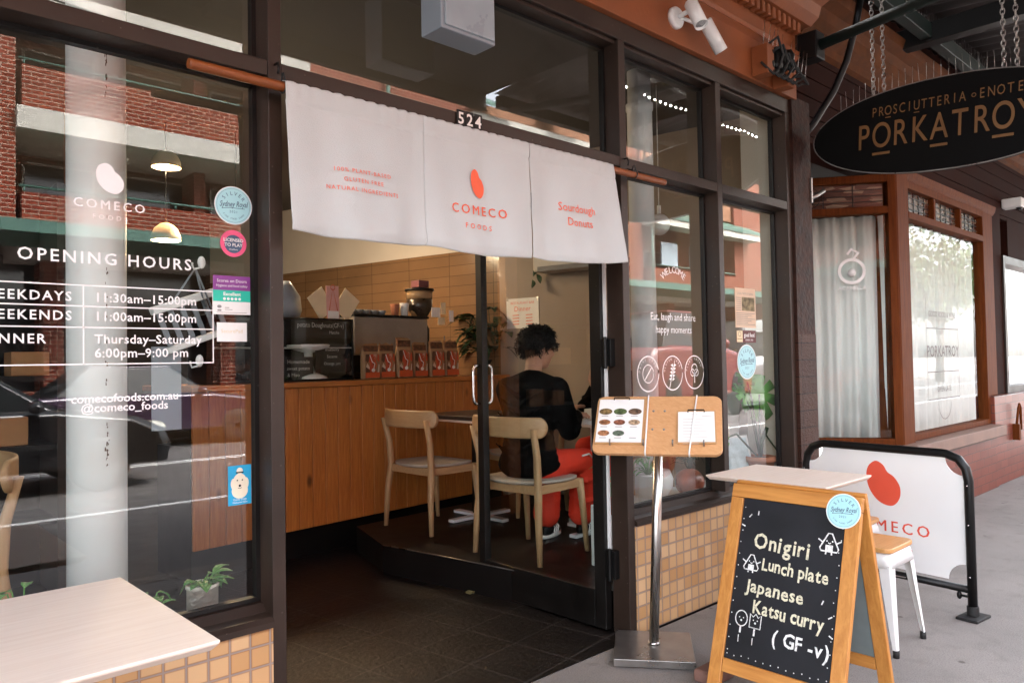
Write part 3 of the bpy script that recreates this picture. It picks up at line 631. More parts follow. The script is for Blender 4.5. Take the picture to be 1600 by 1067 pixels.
for y in (-.42, -.48, -1.10, -1.16):
    z = 2.80
    k = 0; b = MB()
    while z < 3.6:
        c = Vector((4.72, y, z)); ax = Vector((0, 1, 0)) if k % 2 else Vector((1, 0, 0))
        b.tube([c+ax*.011*math.cos(a)+Vector((0, 0, .02*math.sin(a))) for a in [2*math.pi*j/8 for j in range(8)]], .0028, 4, True); z += .029; k += 1
    b.build('chain', M['steelbase'], sg)
b = MB()
for k in range(30): y = -.22-k*.038; zz = 2.585+.262*math.sqrt(max(0, 1-((y+.785)/.735)**2))+.06*(y+.785); b.tube([(4.72, y, zz-.005), (4.72+random.uniform(-.02, .02), y, zz+.11)], .0012, 4)
b.build('bird_spikes', M['steelbase'], sg)

# ------------------------------------------------------------------ fixtures on the fascia
lb = empty('light_box', (1.76, -.08, 2.6), 'pale blue-white box lamp hanging over the house number', 'light fitting')
MB().box(1.63, 1.885, -.15, -.03, 2.455, 2.72).build('housing', M['lamp'], lb, .006, 2)
MB().box(1.645, 1.875, -.158, -.149, 2.468, 2.71).build('diffuser', pm('milky_diffuser', (.30, .35, .385), .3, 0, .1, 9), lb, .003)
MB().box(1.78, 1.9, -.172, -.1585, 2.66, 2.72).build('label_plate', M['cream'], lb, .002)
tw = empty('twin_spotlight', (3.28, -.06, 2.98), 'white twin-headed spotlight on the orange fascia', 'spotlight')
MB().lathe([(.055, 0), (.055, .02), (.045, .03)], (3.22, -.03, 3.0), 24, (0, -1, 0)).build('base', M['whitemetal'], tw)
for top, bot in (((3.22, -.13, 3.045), (3.20, -.20, 2.905)), ((3.36, -.12, 3.0), (3.46, -.15, 2.86))):
    a, c = Vector(top), Vector(bot); d = (c-a).normalized(); L = (c-a).length
    h = MB().lathe([(.030, 0), (.034, .006), (.034, L), (.029, L), (.026, L-.012)], a, 24, d).build('spot_head', M['whitemetal'], tw)
    MB().lathe([(.026, L-.012), (.012, L-.018)], a, 20, d).build('lens', pm('grey_lens', (.25, .26, .27), .2), h)
MB().tube([(3.22, -.05, 3.0), (3.22, -.13, 3.01)], .012).tube([(3.22, -.06, 3.0), (3.37, -.115, 2.97)], .009).build('arm', M['whitemetal'], tw)
jb = empty('electrical_junction', (4.2, -.08, 3.0), 'tangle of dark cable insulators with pigeon spikes on the fascia end', 'cable bracket')
MB().box(3.98, 4.06, -.13, -.031, 2.89, 3.06).build('bracket', M['fascia'], jb, .004); MB().box(4.22, 4.30, -.13, -.031, 2.87, 2.96).build('bracket', M['fascia'], jb, .004)
b = MB()
for k in range(4): b.lathe([(.03, 0), (.036, .03), (.026, .06), (.034, .10), (.02, .13)], (4.05+k*.075, -.10-.01*(k % 2), 2.93+.012*k), 14)
b.build('insulator', M['black'], jb)
b = MB()
for k in range(6):
    x0 = 3.99+k*.06; b.tube([(x0, -.10, 3.04-.02*k), (x0+.06, -.16, 3.1-.03*k), (x0+.14, -.15, 3.02-.02*k), (x0+.10, -.13, 2.92), (x0+.02, -.15, 2.88), (x0-.03, -.10, 2.95)], .008, 6)
b.build('cable_loop', M['rubber'], jb)
b = MB()
for k in range(10): x = 3.99+k*.05+(.06 if k > 4 else 0); b.tube([(x, -.10, 3.05-.006*k), (x+random.uniform(-.01, .01), -.12, 3.19-.006*k)], .0014, 4)
b.build('bird_spikes', M['steel'], jb)

# ------------------------------------------------------------------ noren curtain on its pole
tag(MB().lathe([(.0145, 0), (.0152, .01), (.0152, 2.264), (.0145, 2.274)], (.796, -.055, 2.139), 18, (1, 0, 0)).build('curtain_pole', M['bamboo']), 'varnished bamboo pole carrying the white shop curtain', 'curtain pole')
for x, lab in ((1.083, 'black hook and cord holding the curtain pole at its left end'), (2.83, 'black hook and cord holding the curtain pole at its right end')):
    hk = empty('pole_hook', (x, -.03, 2.17), lab, 'hook', 'hooks carrying the curtain pole')
    MB().tube([(x, 0, 2.225), (x, -.02, 2.225), (x, -.026, 2.205), (x, -.02, 2.19)], .004, 8).build('hook', M['black'], hk)
    MB().tube([(x, -.055+.0195*math.cos(a), 2.141+.021*math.sin(a)+(.02 if math.sin(a) > .8 else 0)) for a in [2*math.pi*k/14 for k in range(14)]], .0028, 6, True).build('cord', M['rubber'], hk)
def clothy(x, z):                             # how far the hanging cloth stands off the wall line, folds included
    t = max(0, min(1, (2.158-z)/.465)); edge = max(0, (x-2.25)/.45)
    w = .006*math.sin(x*19+.6)+.003*math.sin(x*37+2*z)+.004*math.sin(x*11-4*z)+.004*mnoise.noise(Vector((x*7, z*9, 1)))+.0022*mnoise.noise(Vector((x*12+z*4, z*5, 4)))
    g = .0016*math.sin(x*120+2*math.sin(x*17))*max(0, 1-t*5)
    if z < 1.715: w -= .004*(1.715-z)/.02
    return -.0585-.016*min(1, t*6)-w*(.35+1.3*t)*min(1, t*5)-g-.018*(1-min(1, t*7))**.5-.055*edge**1.5*t-.02*t*t
nr = empty('noren_curtain', (1.87, -.06, 1.92), 'white three-panel cotton noren curtain with coral print over the doorway', 'curtain')
def panel(xa, xb, xc, xd, bl, br, name):     # top xa..xb, bottom xc..xd
    b = MB(); nu, nv = 120, 70; rows = []
    for j in range(nv+1):
        t = j/nv; r = []
        for i in range(nu+1):
            s_ = i/nu; x = (xa+(xb-xa)*s_)*(1-t)+(xc+(xd-xc)*s_)*t
            zb = bl+(br-bl)*s_-.012*math.sin(math.pi*s_); z = 2.159*(1-t)+zb*t+.0022*math.sin(x*150)*(1-t)**6
            r.append(Vector((x, clothy(x, z)+(.020 if j == 0 else 0), z)))
        rows.append(r)
    b.rings(rows, False, False); p = b.build(name, M['noren'], nr, solid=.0018)
    return p
def hem(m, x0, x1, z0, z1): m.rect(lambda u, v, n: Vector((u, clothy(u, v)-.0024, v)), x0, x1, z0, z1)
pa = panel(1.078, 1.60, 1.092, 1.603, 1.695, 1.693, 'cloth_panel'); pb = panel(1.6005, 2.121, 1.6035, 2.119, 1.693, 1.690, 'cloth_panel'); pc = panel(2.124, 2.652, 2.127, 2.655, 1.694, 1.708, 'cloth_panel')
CL = lambda u, v, n=0: Vector((u, clothy(u, v)-.005-n, v))
b = MB()
for v, tx in ((1.908, '100% PLANT-BASED'), (1.877, 'GLUTEN FREE'), (1.846, 'NATURAL INGREDIENTS')): b.text(CL, 1.345, v, .0145, tx, sp=1.25)
b.build('print', M['red'], pa)
b = MB(); 
def beanx(m, F, u, v, h, xs, tilt=0, ext=.0006): return bean(m, F, u, v, h, tilt, ext, xs)
beanx(b, CL, 1.845, 1.945, .106, .72); b.text(CL, 1.845, 1.842, .036, 'COMECO', sp=1.38, bold=.012); b.text(CL, 1.84, 1.782, .020, 'FOODS', sp=1.75, bold=.006)
b.build('print', M['red'], pb)
b = MB().text(CL, 2.388, 1.918, .036, 'Sourdough', sp=1.0).text(CL, 2.396, 1.858, .036, 'Donuts', sp=1.0); b.build('print', M['red'], pc)

# ------------------------------------------------------------------ stickers on the glass
def sticker(name, lab, cat, u, v, mk, grp='stickers on the cafe glass'):
    s_ = empty(name, (u, .09, v), lab, cat, grp); mk(s_); return s_
FK = Fr((0, .0930, 0), (1, 0, 0), (0, 0, 1))
def roundel(F, u, v, r, sy=1.0):
    def mk(s_):
        b = MB(); b.disc(F, u, v, r, 40, 0, sy); b.build('disc', M['paper'], s_)
        b = MB(); b.disc(F, u, v, r*.955, 40, .0004, sy); b.build('face', M['blue'], s_)
        b = MB(); b.circ(F, u, v, r*.88, r*.012, 40, .0008, sy)
        b.arc(F, u, v-.02*r, r*.64, r*.20, 'SILVER', rad(142), rad(38), .0008)
        b.text(F, u, v+.06*r, r*.30, 'Sydney Royal', ext=.0008, xs=.68, shear=.35, rot=.06, bold=.01); b.line(F, [(u-.62*r, v-.2*r), (u-.2*r, v-.13*r), (u+.6*r, v-.12*r)], r*.025, .0008)
        b.text(F, u, v-.33*r, r*.13, '2021', ext=.0008, sp=1.3); b.arc(F, u, v, r*.70, r*.09, 'FINE FOOD SHOW', rad(222), rad(318), .0008, 0, True)
        b.build('lettering', M['navy'], s_)
    return mk
FK = Fr((-.010, .0930, 0), (1, 0, 0), (0, 0, 1))
sticker('round_sticker', 'pale blue round silver award sticker at top right of the left window', 'sticker', .996, 1.783, roundel(FK, .996, 1.783, .060))
def licensed(s_):
    b = MB().disc(FK, .995, 1.664, .042, 36, 0); b.build('disc', M['pink'], s_); b = MB().disc(FK, .995, 1.662, .0285, 32, .0004); b.build('face', M['navy'], s_)
    b = MB().text(FK, .995, 1.674, .0105, 'LICENSED', bold=.02, ext=.0008).text(FK, .995, 1.659, .0105, 'TO PLAY', bold=.02, ext=.0008).text(FK, .995, 1.645, .005, 'OneMusic', ext=.0008); b.build('lettering', M['paper'], s_)
sticker('round_sticker', 'pink and navy round licensed to play sticker on the left window', 'sticker', .995, 1.664, licensed)
def scores(s_):
    b = MB().rect(FK, .930, 1.048, 1.442, 1.562, 0); b.build('card', M['paper'], s_)
    b = MB().rect(FK, .930, 1.048, 1.514, 1.562, .0004); b.build('purple_band', M['purple'], s_)
    b = MB().rect(FK, .930, 1.048, 1.482, 1.517, .0006); b.build('green_band', M['teal'], s_)
    b = MB().text(FK, .989, 1.546, .010, 'Scores on Doors', ext=.001).text(FK, .989, 1.531, .0075, 'Hygiene and food safety', ext=.001).text(FK, .989, 1.505, .011, 'Excellent', bold=.02, ext=.001)
    for k in range(5): b.disc(FK, .965+k*.012, 1.4905, .0045, 10, .001)
    b.build('lettering', M['vinyl'], s_)
    b = MB().disc(FK, .949, 1.466, .007, 14, .001, .7).rect(FK, .943, .955, 1.452, 1.457, .001).line(FK, [(.966, 1.463), (.98, 1.463)], .002, .001).line(FK, [(.966, 1.457), (.99, 1.457)], .0015, .001).line(FK, [(.94, 1.448), (1.035, 1.448)], .0012, .001); b.build('fine_print', M['ink'], s_)
sticker('hygiene_card', 'purple and green scores on doors hygiene card taped inside the left window', 'sign card', .989, 1.50, scores)
sticker('blank_sticker', 'small blank white sticker below the hygiene card', 'sticker', .988, 1.388, lambda s_: (MB().rect(FK, .941, 1.036, 1.358, 1.417, 0).build('card', M['paper'], s_), MB().text(FK, .988, 1.39, .012, 'SecurePad', ext=.0005).build('lettering', M['cream'], s_)))
def dogposter(s_):
    MB().rect(FK, .972, 1.046, .852, .974, 0).build('card', M['cyan'], s_)
    b = MB().disc(FK, 1.009, .925, .021, 20, .0005, 1.15).disc(FK, 1.009, .896, .026, 20, .0006, .95).disc(FK, .989, .918, .009, 14, .0007, 1.9).disc(FK, 1.029, .918, .009, 14, .0007, 1.9).disc(FK, 1.009, .957, .010, 14, .0006); b.build('dog_picture', M['dog'], s_)
    b = MB().disc(FK, 1.001, .928, .0024, 8, .001).disc(FK, 1.017, .928, .0024, 8, .001).disc(FK, 1.009, .911, .004, 10, .001).line(FK, [(1.003, .905), (1.009, .902), (1.015, .905)], .0016, .001).rect(FK, .997, 1.021, .950, .954, .001); b.build('dog_face', M['black'], s_)
    b = MB().text(FK, 1.009, .869, .0065, 'Guide Dogs', ext=.001).text(FK, 1.009, .860, .0055, 'Welcome Here', ext=.001); b.build('lettering', M['vinyl'], s_)
sticker('dog_poster', 'small blue sticker with a cream dog low on the left window', 'sticker', 1.009, .912, dogposter)
FK = Fr((0, .0930, 0), (1, 0, 0), (0, 0, 1))
sticker('silver_sticker', 'pale blue round award sticker on the far right pane', 'sticker', 4.062, 1.255, roundel(FK, 4.062, 1.255, .108, .95))
def clipping(s_):
    MB().rect(FK, 3.945, 4.178, 1.455, 1.687, 0).build('page', pm('newsprint', (.66, .50, .36), .8, 0, .06, 20), s_)
    b = MB().rect(FK, 4.02, 4.165, 1.555, 1.635, .0006); b.build('photo', pm('newspaper_photo', (.22, .18, .10), .8, 0, .9, 30), s_)
    b = MB().text(FK, 4.06, 1.655, .012, 'LOCAL TASTE OF JAPAN', ext=.0006)
    for k in range(7): b.line(FK, [(3.955, 1.63-k*.012), (4.012, 1.63-k*.012)], .003, .0006); b.line(FK, [(3.955, 1.54-k*.011), (4.165-.04*(k % 3), 1.54-k*.011)], .003, .0006)
    b.build('newsprint_text', M['ink'], s_)
sticker('newspaper_clipping', 'yellowed newspaper clipping taped to the far right pane', 'poster', 4.06, 1.57, clipping)
def gfood(s_):
    MB().rect(FK, 3.952, 4.172, 1.368, 1.44, 0).build('card', pm('maroon_print', (.10, .012, .012), .5), s_)
    MB().rect(FK, 3.955, 4.02, 1.371, 1.437, .0005).build('yellow_band', M['cream'], s_)
    b = MB().text(FK, 4.095, 1.412, .026, 'good food', bold=.02, xs=.8, ext=.0008).text(FK, 4.095, 1.383, .012, 'GUIDE  2021', ext=.0008); b.build('lettering', M['paper'], s_)
    MB().circ(FK, 3.987, 1.418, .014, .003, 14, .0008).line(FK, [(3.96, 1.39), (4.014, 1.39)], .003, .0008).build('emblem', M['gold'], s_)
sticker('food_guide_sticker', 'dark red and yellow food guide sticker under the newspaper clipping', 'sticker', 4.06, 1.40, gfood)

# ------------------------------------------------------------------ furniture on the footpath
def cafe_table(name, x0, x1, y0, y1, lab, leg=True):
    tb = empty(name, ((x0+x1)/2, (y0+y1)/2, 0), lab, 'table')
    b = MB(); z = .74
    b.rings([[Vector(p) for p in q] for q in ([(x0+.014, y0+.014, z-.022), (x1-.014, y0+.014, z-.022), (x1-.014, y1-.014, z-.022), (x0+.014, y1-.014, z-.022)], [(x0, y0, z-.007), (x1, y0, z-.007), (x1, y1, z-.007), (x0, y1, z-.007)], [(x0, y0, z), (x1, y0, z), (x1, y1, z), (x0, y1, z)])], True, True, False)
    b.build('tabletop', M['pinktop'], tb, .004, 2)
    cx, cy = (x0+x1)/2, (y0+y1)/2
    MB().lathe([(.03, .03), (.03, .70)], (cx, cy, 0), 16).build('pedestal', M['black'], tb)
    MB().box(cx-.2, cx+.2, cy-.2, cy+.2, .0, .012).box(cx-.15, cx+.15, cy-.15, cy+.15, .70, .7175).build('base_plate', M['black'], tb, .003)
    return tb
cafe_table('outdoor_table', -.12, .612, -.708, -.064, 'square pale pink-washed wooden table against the left window')
cafe_table('outdoor_table', 3.075, 3.54, -.81, -.24, 'small pale wooden table just behind the chalkboard easel')

def stool(loc, lab):
    st = empty('metal_stool', loc, lab, 'stool', 'white metal stools with wooden seats')
    F = Fr(loc, (1, 0, 0), (0, 1, 0)); x, y, z0 = loc
    def rr(h, r, n=5):
        o = []
        for cx, cy, a0 in ((h-r, h-r, 0), (-h+r, h-r, 90), (-h+r, -h+r, 180), (h-r, -h+r, 270)):
            for k in range(n+1): a = rad(a0+90*k/n); o.append((cx+r*math.cos(a), cy+r*math.sin(a)))
        return o
    MB().prism(F, rr(.14, .035), .425, .447).build('seat', M['stoolwood'], st, .005, 2)
    s_ = MB(); s_.rings([[F(u, v, zz) for u, v in rr(hh, .035)] for hh, zz in ((.130, .4245), (.136, .40), (.142, .362))], False); s_.build('skirt', M['whitemetal'], st, solid=.003)
    for sx, sy in ((1, 1), (-1, 1), (-1, -1), (1, -1)):
        rg = []
        for zz, c, w in ((.375, .137, .052), (.25, .147, .041), (.03, .167, .021)):
            a = c; p = [(a, a-w*1.0), (a, a-.006), (a-.006, a), (a-w*1.0, a), (a-w*1.0, a-.003), (a-.01, a-.010), (a-.003, a-w*1.0)]
            rg.append([Vector((x+sx*u, y+sy*v, z0+zz)) for u, v in (p if sx*sy > 0 else p[::-1])])
        lg = MB().rings(rg, True, True, False).build('leg', M['whitemetal'], st, .002)
        MB().lathe([(.013, 0), (.013, .03)], (x+sx*.158, y+sy*.158, z0), 12).build('foot_cap', M['rubber'], lg)
    for sg_ in (1, -1): MB().fbox(F, -.15, .15, sg_*.004-.008, sg_*.004+.008, .30, .302).build('brace', M['steelbase'], st) if sg_ > 0 else MB().fbox(F, -.012, .0, -.15, .15, .303, .305).build('brace', M['steelbase'], st)
    return st
stool((3.55, -.79, 0), 'white metal stool with honey wood seat in front of the cafe barrier')
stool((3.93, -.50, 0), 'white metal stool with wood seat mostly hidden behind the chalkboard easel')

# barrier banner standing square to the street
br_ = empty('barrier_banner', (4.2, -.6, 0), 'black tubular cafe barrier with white banner printed with a coral bean logo', 'barrier')
FB = Fr((4.25, -.16, 0), (-.1155, -.9933, 0), (0, 0, 1)); BW = .872
pts = [(0, .0), (0, .66), (.012, .72), (.045, .765), (.10, .785), (.12, .787), (BW-.12, .787), (BW-.10, .785), (BW-.045, .765), (BW-.012, .72), (BW, .66), (BW, .02)]
MB().tube([FB(u, v) for u, v in pts], .0215, 14).build('frame', M['black'], br_)
MB().tube([FB(.01, .135), FB(BW-.01, .135)], .018, 12).build('frame_rail', M['black'], br_)
for u in (0, BW):
    MB().fbox(FB, u-.05, u+.05, 0, .014, -.075, .075).lathe([(.027, .014), (.027, .06)], FB(u, 0), 14).build('foot', M['rubber'], br_, .004)
MB().tube([FB(BW-.02, .10), FB(BW-.05, .10)], .006, 8).ell(FB(BW-.06, .10), (.012, .012, .02)).build('clamp_knob', M['black'], br_)
x0, x1, z0, z1 = .022, BW-.022, .168, .768; r = .085; P = []
for cx, cz, a0, a1 in ((x0, z0, 90, 0), (x1, z0, 180, 90), (x1, z1, 270, 180), (x0, z1, 360, 270)):
    for k in range(9): a = rad(a0+(a1-a0)*k/8); P.append((cx+r*math.cos(a), cz+r*math.sin(a)))
bn = MB().prism(FB, P, -.002, .002).build('banner', M['barrier'], br_)
b = MB(); beanx(b, FB, .452, .600, .235, .86, .12, .0026)
b.text(FB, .462, .377, .060, 'COMECO', sp=1.42, bold=.02, ext=.0026); b.text(FB, .455, .255, .042, 'FOODS', sp=1.75, bold=.008, ext=.0026); b.build('print', M['coral'], bn)
b = MB()
for u in (0, BW):
    for v in (.2, .45, .64): b.ell(FB(u, v, .0215), .004, 8, 5)
b.build('rivet', M['chrome'], br_)

# menu stand with two clipboards
ms = empty('menu_stand', (2.736, -.178, 0), 'steel pedestal menu stand with slanted light wooden board at the doorway', 'menu stand')
FBs = Fr((2.722, -.186, 0), (.61, -.79, 0), (.79, .61, 0))
MB().fbox(FBs, -.168, .168, -.174, .174, .004, .036).build('base_plate', M['steelbase'], ms, .003)
top = Vector((2.782, -.196, .975))
MB().tube([(2.736, -.178, .03), top], .021, 20).lathe([(.027, 0), (.027, .012)], (2.736, -.178, .036), 20).build('post', M['steel'], ms)
ub = Vector((.52, -.854, 0)).normalized(); aw_ = Vector((-ub.y, ub.x, 0)); vb = (aw_*math.cos(rad(46))+Vector((0, 0, 1))*math.sin(rad(46))).normalized()
FM = Fr(top+Vector((-.008, .0, .012)), ub, vb)
def rrect(w, h, r, n=6):
    o = []
    for cx, cy, a0 in ((w-r, h-r, 0), (-w+r, h-r, 90), (-w+r, -h+r, 180), (w-r, -h+r, 270)):
        for k in range(n+1): a = rad(a0+90*k/n); o.append((cx+r*math.cos(a), cy+r*math.sin(a)))
    return o
MB().prism(FM, rrect(.277, .163, .035), -.009, .009).build('board', M['boardwood'], ms, .002, 2)
b = MB()
for u in (-.02, .03):
    for v in (.075, -.03): b.ell(FM(u, v, .0085), (.006, .006, .006), 8, 5)
for u in (-.20, -.055, .07, .20): b.tube([FM(u, -.118, .009), FM(u, -.118, .028), FM(u, -.104, .032)], .004, 6)
b.build('peg', M['steelbase'], ms)
def clip(lab, u0, u1, v0, v1, rot, fill):
    F = Fr(FM((u0+u1)/2, (v0+v1)/2, .0105), FM.U*math.cos(rot)+FM.V*math.sin(rot), FM.V*math.cos(rot)-FM.U*math.sin(rot)); w, h = (u1-u0)/2, (v1-v0)/2
    c = empty('clipboard', F(0, 0), lab, 'clipboard', 'clipboards on the menu stand')
    MB().prism(F, rrect(w, h, .008, 3), 0, .004).build('board', M['clip'], c)
    MB().prism(F, rrect(w-.006, h-.010, .001, 1), .0045, .0065).build('sheet', M['paper'], c)
    MB().tube([F(-.035, h-.014, .009), F(-.035, h-.004, .012), F(.035, h-.004, .012), F(.035, h-.014, .009)], .0028, 6).build('bulldog_clip', M['black'], c)
    fill(c, F, w, h); return c
def photos(c, F, w, h):
    cols = [(.20, .13, .05), (.08, .11, .04), (.13, .08, .05), (.28, .12, .05), (.25, .09, .05), (.46, .32, .2), (.36, .16, .07), (.10, .13, .09)]
    k = 0
    for j in range(3):
        for i in range(3):
            if (i, j) == (2, 2): continue
            b = MB().disc(F, -.068+i*.066, .050-j*.062, .026 if j else .03, 18, .0072, .62); b.build('dish_photo', pm('dish_photo', cols[k], .5, 0, .95, 70), c); k += 1
    b = MB()
    for j in range(3):
        for i in range(3): b.line(F, [(-.085+i*.066, .024-j*.062), (-.055+i*.066, .024-j*.062)], .003, .0072)
    b.build('caption', M['ink'], c)
clip('clipboard with dish photos strapped to the left half of the menu stand', -.272, -.058, -.118, .148, 0, photos)
def writing(c, F, w, h):
    b = MB()
    for k in range(9): b.line(F, [(-w*.7, h*.45-k*.017), (w*(.1+.5*random.random()), h*.45-k*.017)], .0022, .0072)
    b.line(F, [(w*.3, h*.62), (w*.8, h*.62)], .003, .0072); b.text(F, -.005, h*.72, .008, 'MENU', ext=.0072); b.build('caption', pm('faint_ink', (.5, .47, .44), .8), c)
clip('clipboard with a plain text menu on the right half of the menu stand', .085, .252, -.112, .075, .02, writing)
for u, k, lab in ((-.045, .0, 'white elastic band stretched around the middle of the menu stand'), (.155, -.10, 'white elastic band stretched over the right clipboard')):
    tag(MB().tube([FM(u+k*-.15, .166, .0), FM(u+k*-.15, .160, .018), FM(u+k*.15, -.160, .020), FM(u+k*.15, -.166, .0), FM(u+k*.15, -.16, -.012), FM(u-k*.15, .16, -.012)], .0035, 6, True).build('elastic_band', M['paper']), lab, 'elastic band', 'elastic bands on the menu stand')

# A-frame chalkboard
af = empty('chalkboard_easel', (2.73, -.845, 0), 'amber pine A-frame chalkboard hand-lettered with onigiri and katsu curry', 'chalkboard')
YL, YR, TX, TH, BX = -.590, -1.098, 2.733, .78, .245
FA = Fr((TX-BX, YL, 0), (0, -1, 0), (BX, 0, TH)); LH = math.hypot(BX, TH); AWd = YL-YR   # front leaf; n towards -X
FA2 = Fr((TX+.045+BX*.85, YR, 0), (0, 1, 0), (-BX*.85, 0, TH))
for F, full in ((FA, 1), (FA2, 0)):
    b = MB(); t = .052
    b.fbox(F, 0, t, 0, LH-t-.001, -.022, 0).build('stile', M['aframe'], af, .003); MB().fbox(F, AWd-t, AWd, 0, LH-t-.001, -.022, 0).build('stile', M['aframe'], af, .003)
    WR = wood('amber_pine_rail', (.60, .27, .062), (.40, .15, .026), 1, .5, 4, .06); MB().fbox(F, 0, AWd, LH-t, LH, -.022, 0).build('frame_rail', WR, af, .003); MB().fbox(F, t+.001, AWd-t-.001, .115, .165, -.022, -.001).build('frame_rail', WR, af, .003)
    MB().fbox(F, t+.0005, AWd-t-.0005, .166, LH-t-.001, -.016, -.008).build('blackboard' if full else 'back_panel', M['chalk'] if full else pm('grey_hardboard', (.16, .19, .19), .7), af)
def FT(u, v, n=0): return FA(.052+u*(AWd-.104), .166+v*(LH-.052-.166), -.008+n)   # 0..1 across the board
BWd, BHt = AWd-.104, LH-.218
FTx = Fr(FT(0, 0), FA.U, FA.V)
cp, cw = MB(), MB()
def chalk(m, u, v, h, tx, bold=.03, rot=0, xs=1.0, gap=.12): return m.glyph_run(FTx, u*BWd, v*BHt, h, tx, bold=bold, rot=rot, xs=xs, gap=gap)
chalk(cp, .16, .735, .058, 'Onigiri', rot=-.03, gap=.13, bold=.02, xs=.88); chalk(cp, .27, .60, .046, 'Lunch plate', rot=-.02, gap=.07, xs=.82, bold=.022); chalk(cp, .13, .455, .048, 'Japanese', rot=-.02, gap=.09, bold=.022, xs=.92); chalk(cp, .23, .335, .049, 'Katsu curry', rot=-.02, gap=.05, xs=.80, bold=.022)
chalk(cw, .45, .19, .049, '( GF -v)', bold=.02, rot=-.03, gap=.09, xs=.9)
def riceball(m, u, v, s_):
    x, z = u*BWd, v*BHt
    m.line(FTx, [(x-.5*s_, z-.3*s_), (x-.42*s_, z-.45*s_), (x+.42*s_, z-.45*s_), (x+.5*s_, z-.3*s_), (x+.1*s_, z+.48*s_), (x-.1*s_, z+.48*s_)], s_*.075, .0012, True)
    m.rect(FTx, x-.2*s_, x+.2*s_, z-.46*s_, z-.12*s_, .0014)
    m.disc(FTx, x-.15*s_, z+.08*s_, s_*.045, 8, .0012).disc(FTx, x+.15*s_, z+.08*s_, s_*.045, 8, .0012).line(FTx, [(x-.07*s_, z), (x, z-.05*s_), (x+.07*s_, z)], s_*.05, .0012)
    for sx in (-1, 1): m.line(FTx, [(x+sx*.38*s_, z+.0*s_), (x+sx*.62*s_, z+.14*s_)], s_*.07, .0012); m.line(FTx, [(x+sx*.14*s_, z-.45*s_), (x+sx*.16*s_, z-.62*s_)], s_*.08, .0012)
riceball(cw, .875, .80, .068); riceball(cw, .16, .60, .060)
for u, s_ in ((.13, 1), (.27, -1)):
    x, z = u*BWd, .255*BHt
    if s_ > 0: cw.circ(FTx, x, z, .024, .004, 20, .0012, 1.15)
    else: cw.line(FTx, [(x-.022, z-.024), (x+.022, z-.024), (x+.022, z+.024), (x+.01, z+.014), (x, z+.026), (x-.01, z+.014), (x-.022, z+.024)], .004, .0012, True)
    cw.disc(FTx, x-.008, z+.003, .0025, 8, .0012).disc(FTx, x+.008, z+.003, .0025, 8, .0012).disc(FTx, x, z-.007, .004, 8, .0012).line(FTx, [(x, z-.027), (x, z-.052)], .007, .0012).line(FTx, [(x-.004, z-.06), (x-.003, z-.085)], .003, .0012)
for k in range(13): t = (k+.5)/13; cw.disc(FTx, .02*BWd+random.uniform(0, .004), t*BHt*.96+.01, .0024, 7, .0012); cw.disc(FTx, .97*BWd+random.uniform(-.004, .004), t*BHt*.93, .0022, 7, .0012); 
for k in range(13): cw.disc(FTx, (.03+.94*k/13)*BWd, .03*BHt+random.uniform(-.003, .003), .0024, 7, .0012)
for u, v, a in ((.08, .88, .9), (.17, .90, 1.5), (.05, .82, 2.8), (.86, .44, 1.2), (.93, .37, .6), (.95, .28, -.5)):
    cw.line(FTx, [(u*BWd, v*BHt), (u*BWd+.016*math.cos(a), v*BHt+.016*math.sin(a))], .0045, .0012)
bbd = [c for c in af.children if c.name.startswith('blackboard')][0]
cp.build('chalk_lettering', M['chalkpaint'], bbd); cw.build('chalk_drawing', M['chalkwhite'], bbd)
FR = Fr(FA(AWd-.062, LH-.055, .0015), FA.U, FA.V)
tag_s = empty('round_sticker', FR(0, 0), 'pale blue round silver award sticker on the top corner of the chalkboard easel', 'sticker', 'round award stickers')
roundel(FR, 0, 0, .062)(tag_s)
pv = MB()
pv.box(2.585, 2.735, -.575, -.475, .003, .055)
tag(pv.build('paver_block', pm('dusty_red_paver', (.17, .085, .065), .85, 0, .3, 14, .4), None, .014, 3), 'rounded dusty red-brown paver lying by the easel foot', 'paver')

# ------------------------------------------------------------------ inside: counter and what stands on it
CD = Vector((.9939, .111, 0)).normalized(); FCn = Fr((2.303, 2.405, 0), CD, (0, 0, 1))     # u along the counter, n towards the street
CZ = 1.170
def onc(x, y, n=-.15):                        # pixel -> (u, z) on the plane n behind the counter front
    p = atp(x, y, FCn(0, 0, n), FCn.N); d = p-FCn.O; return d.dot(FCn.U), p.z
sh_u = empty('shelf_unit', (.2, 2.5, 0), 'black open shelf unit with kraft boxes deep behind the opening hours lettering', 'shelves')
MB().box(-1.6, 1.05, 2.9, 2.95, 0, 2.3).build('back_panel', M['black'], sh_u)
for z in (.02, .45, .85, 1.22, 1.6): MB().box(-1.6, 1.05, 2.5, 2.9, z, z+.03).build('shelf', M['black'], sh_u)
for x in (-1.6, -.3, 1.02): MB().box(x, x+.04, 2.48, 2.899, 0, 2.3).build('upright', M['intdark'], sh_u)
MB().box(1.08, 1.22, 2.5, 2.6, 0, 2.9).build('post', M['counter'], sh_u)
for k, (x, z) in enumerate(((.45, .88), (.72, .88), (.55, .48), (.82, 1.25), (.35, 1.25))):
    tag(MB().box(x, x+.16+.02*(k % 2), 2.56, 2.75, z, z+.13+.02*(k % 3)).build('kraft_box', M['clip'], None, .004), ('kraft box on the middle shelf nearest the left edge', 'kraft box on the middle shelf next to the wooden post', 'kraft box alone on the lower shelf', 'kraft box on the upper shelf by the wooden post', 'kraft box on the upper shelf further left')[k], 'box', 'kraft boxes on the dark shelf unit')
ct = empty('shop_counter', FCn(0, 0), 'varnished knotty pine board service counter inside the doorway', 'counter')
b = MB(); u = -.62
while u < 2.2: b.fbox(FCn, u, u+.1, .20, 1.132, -.02, 0); u += .104
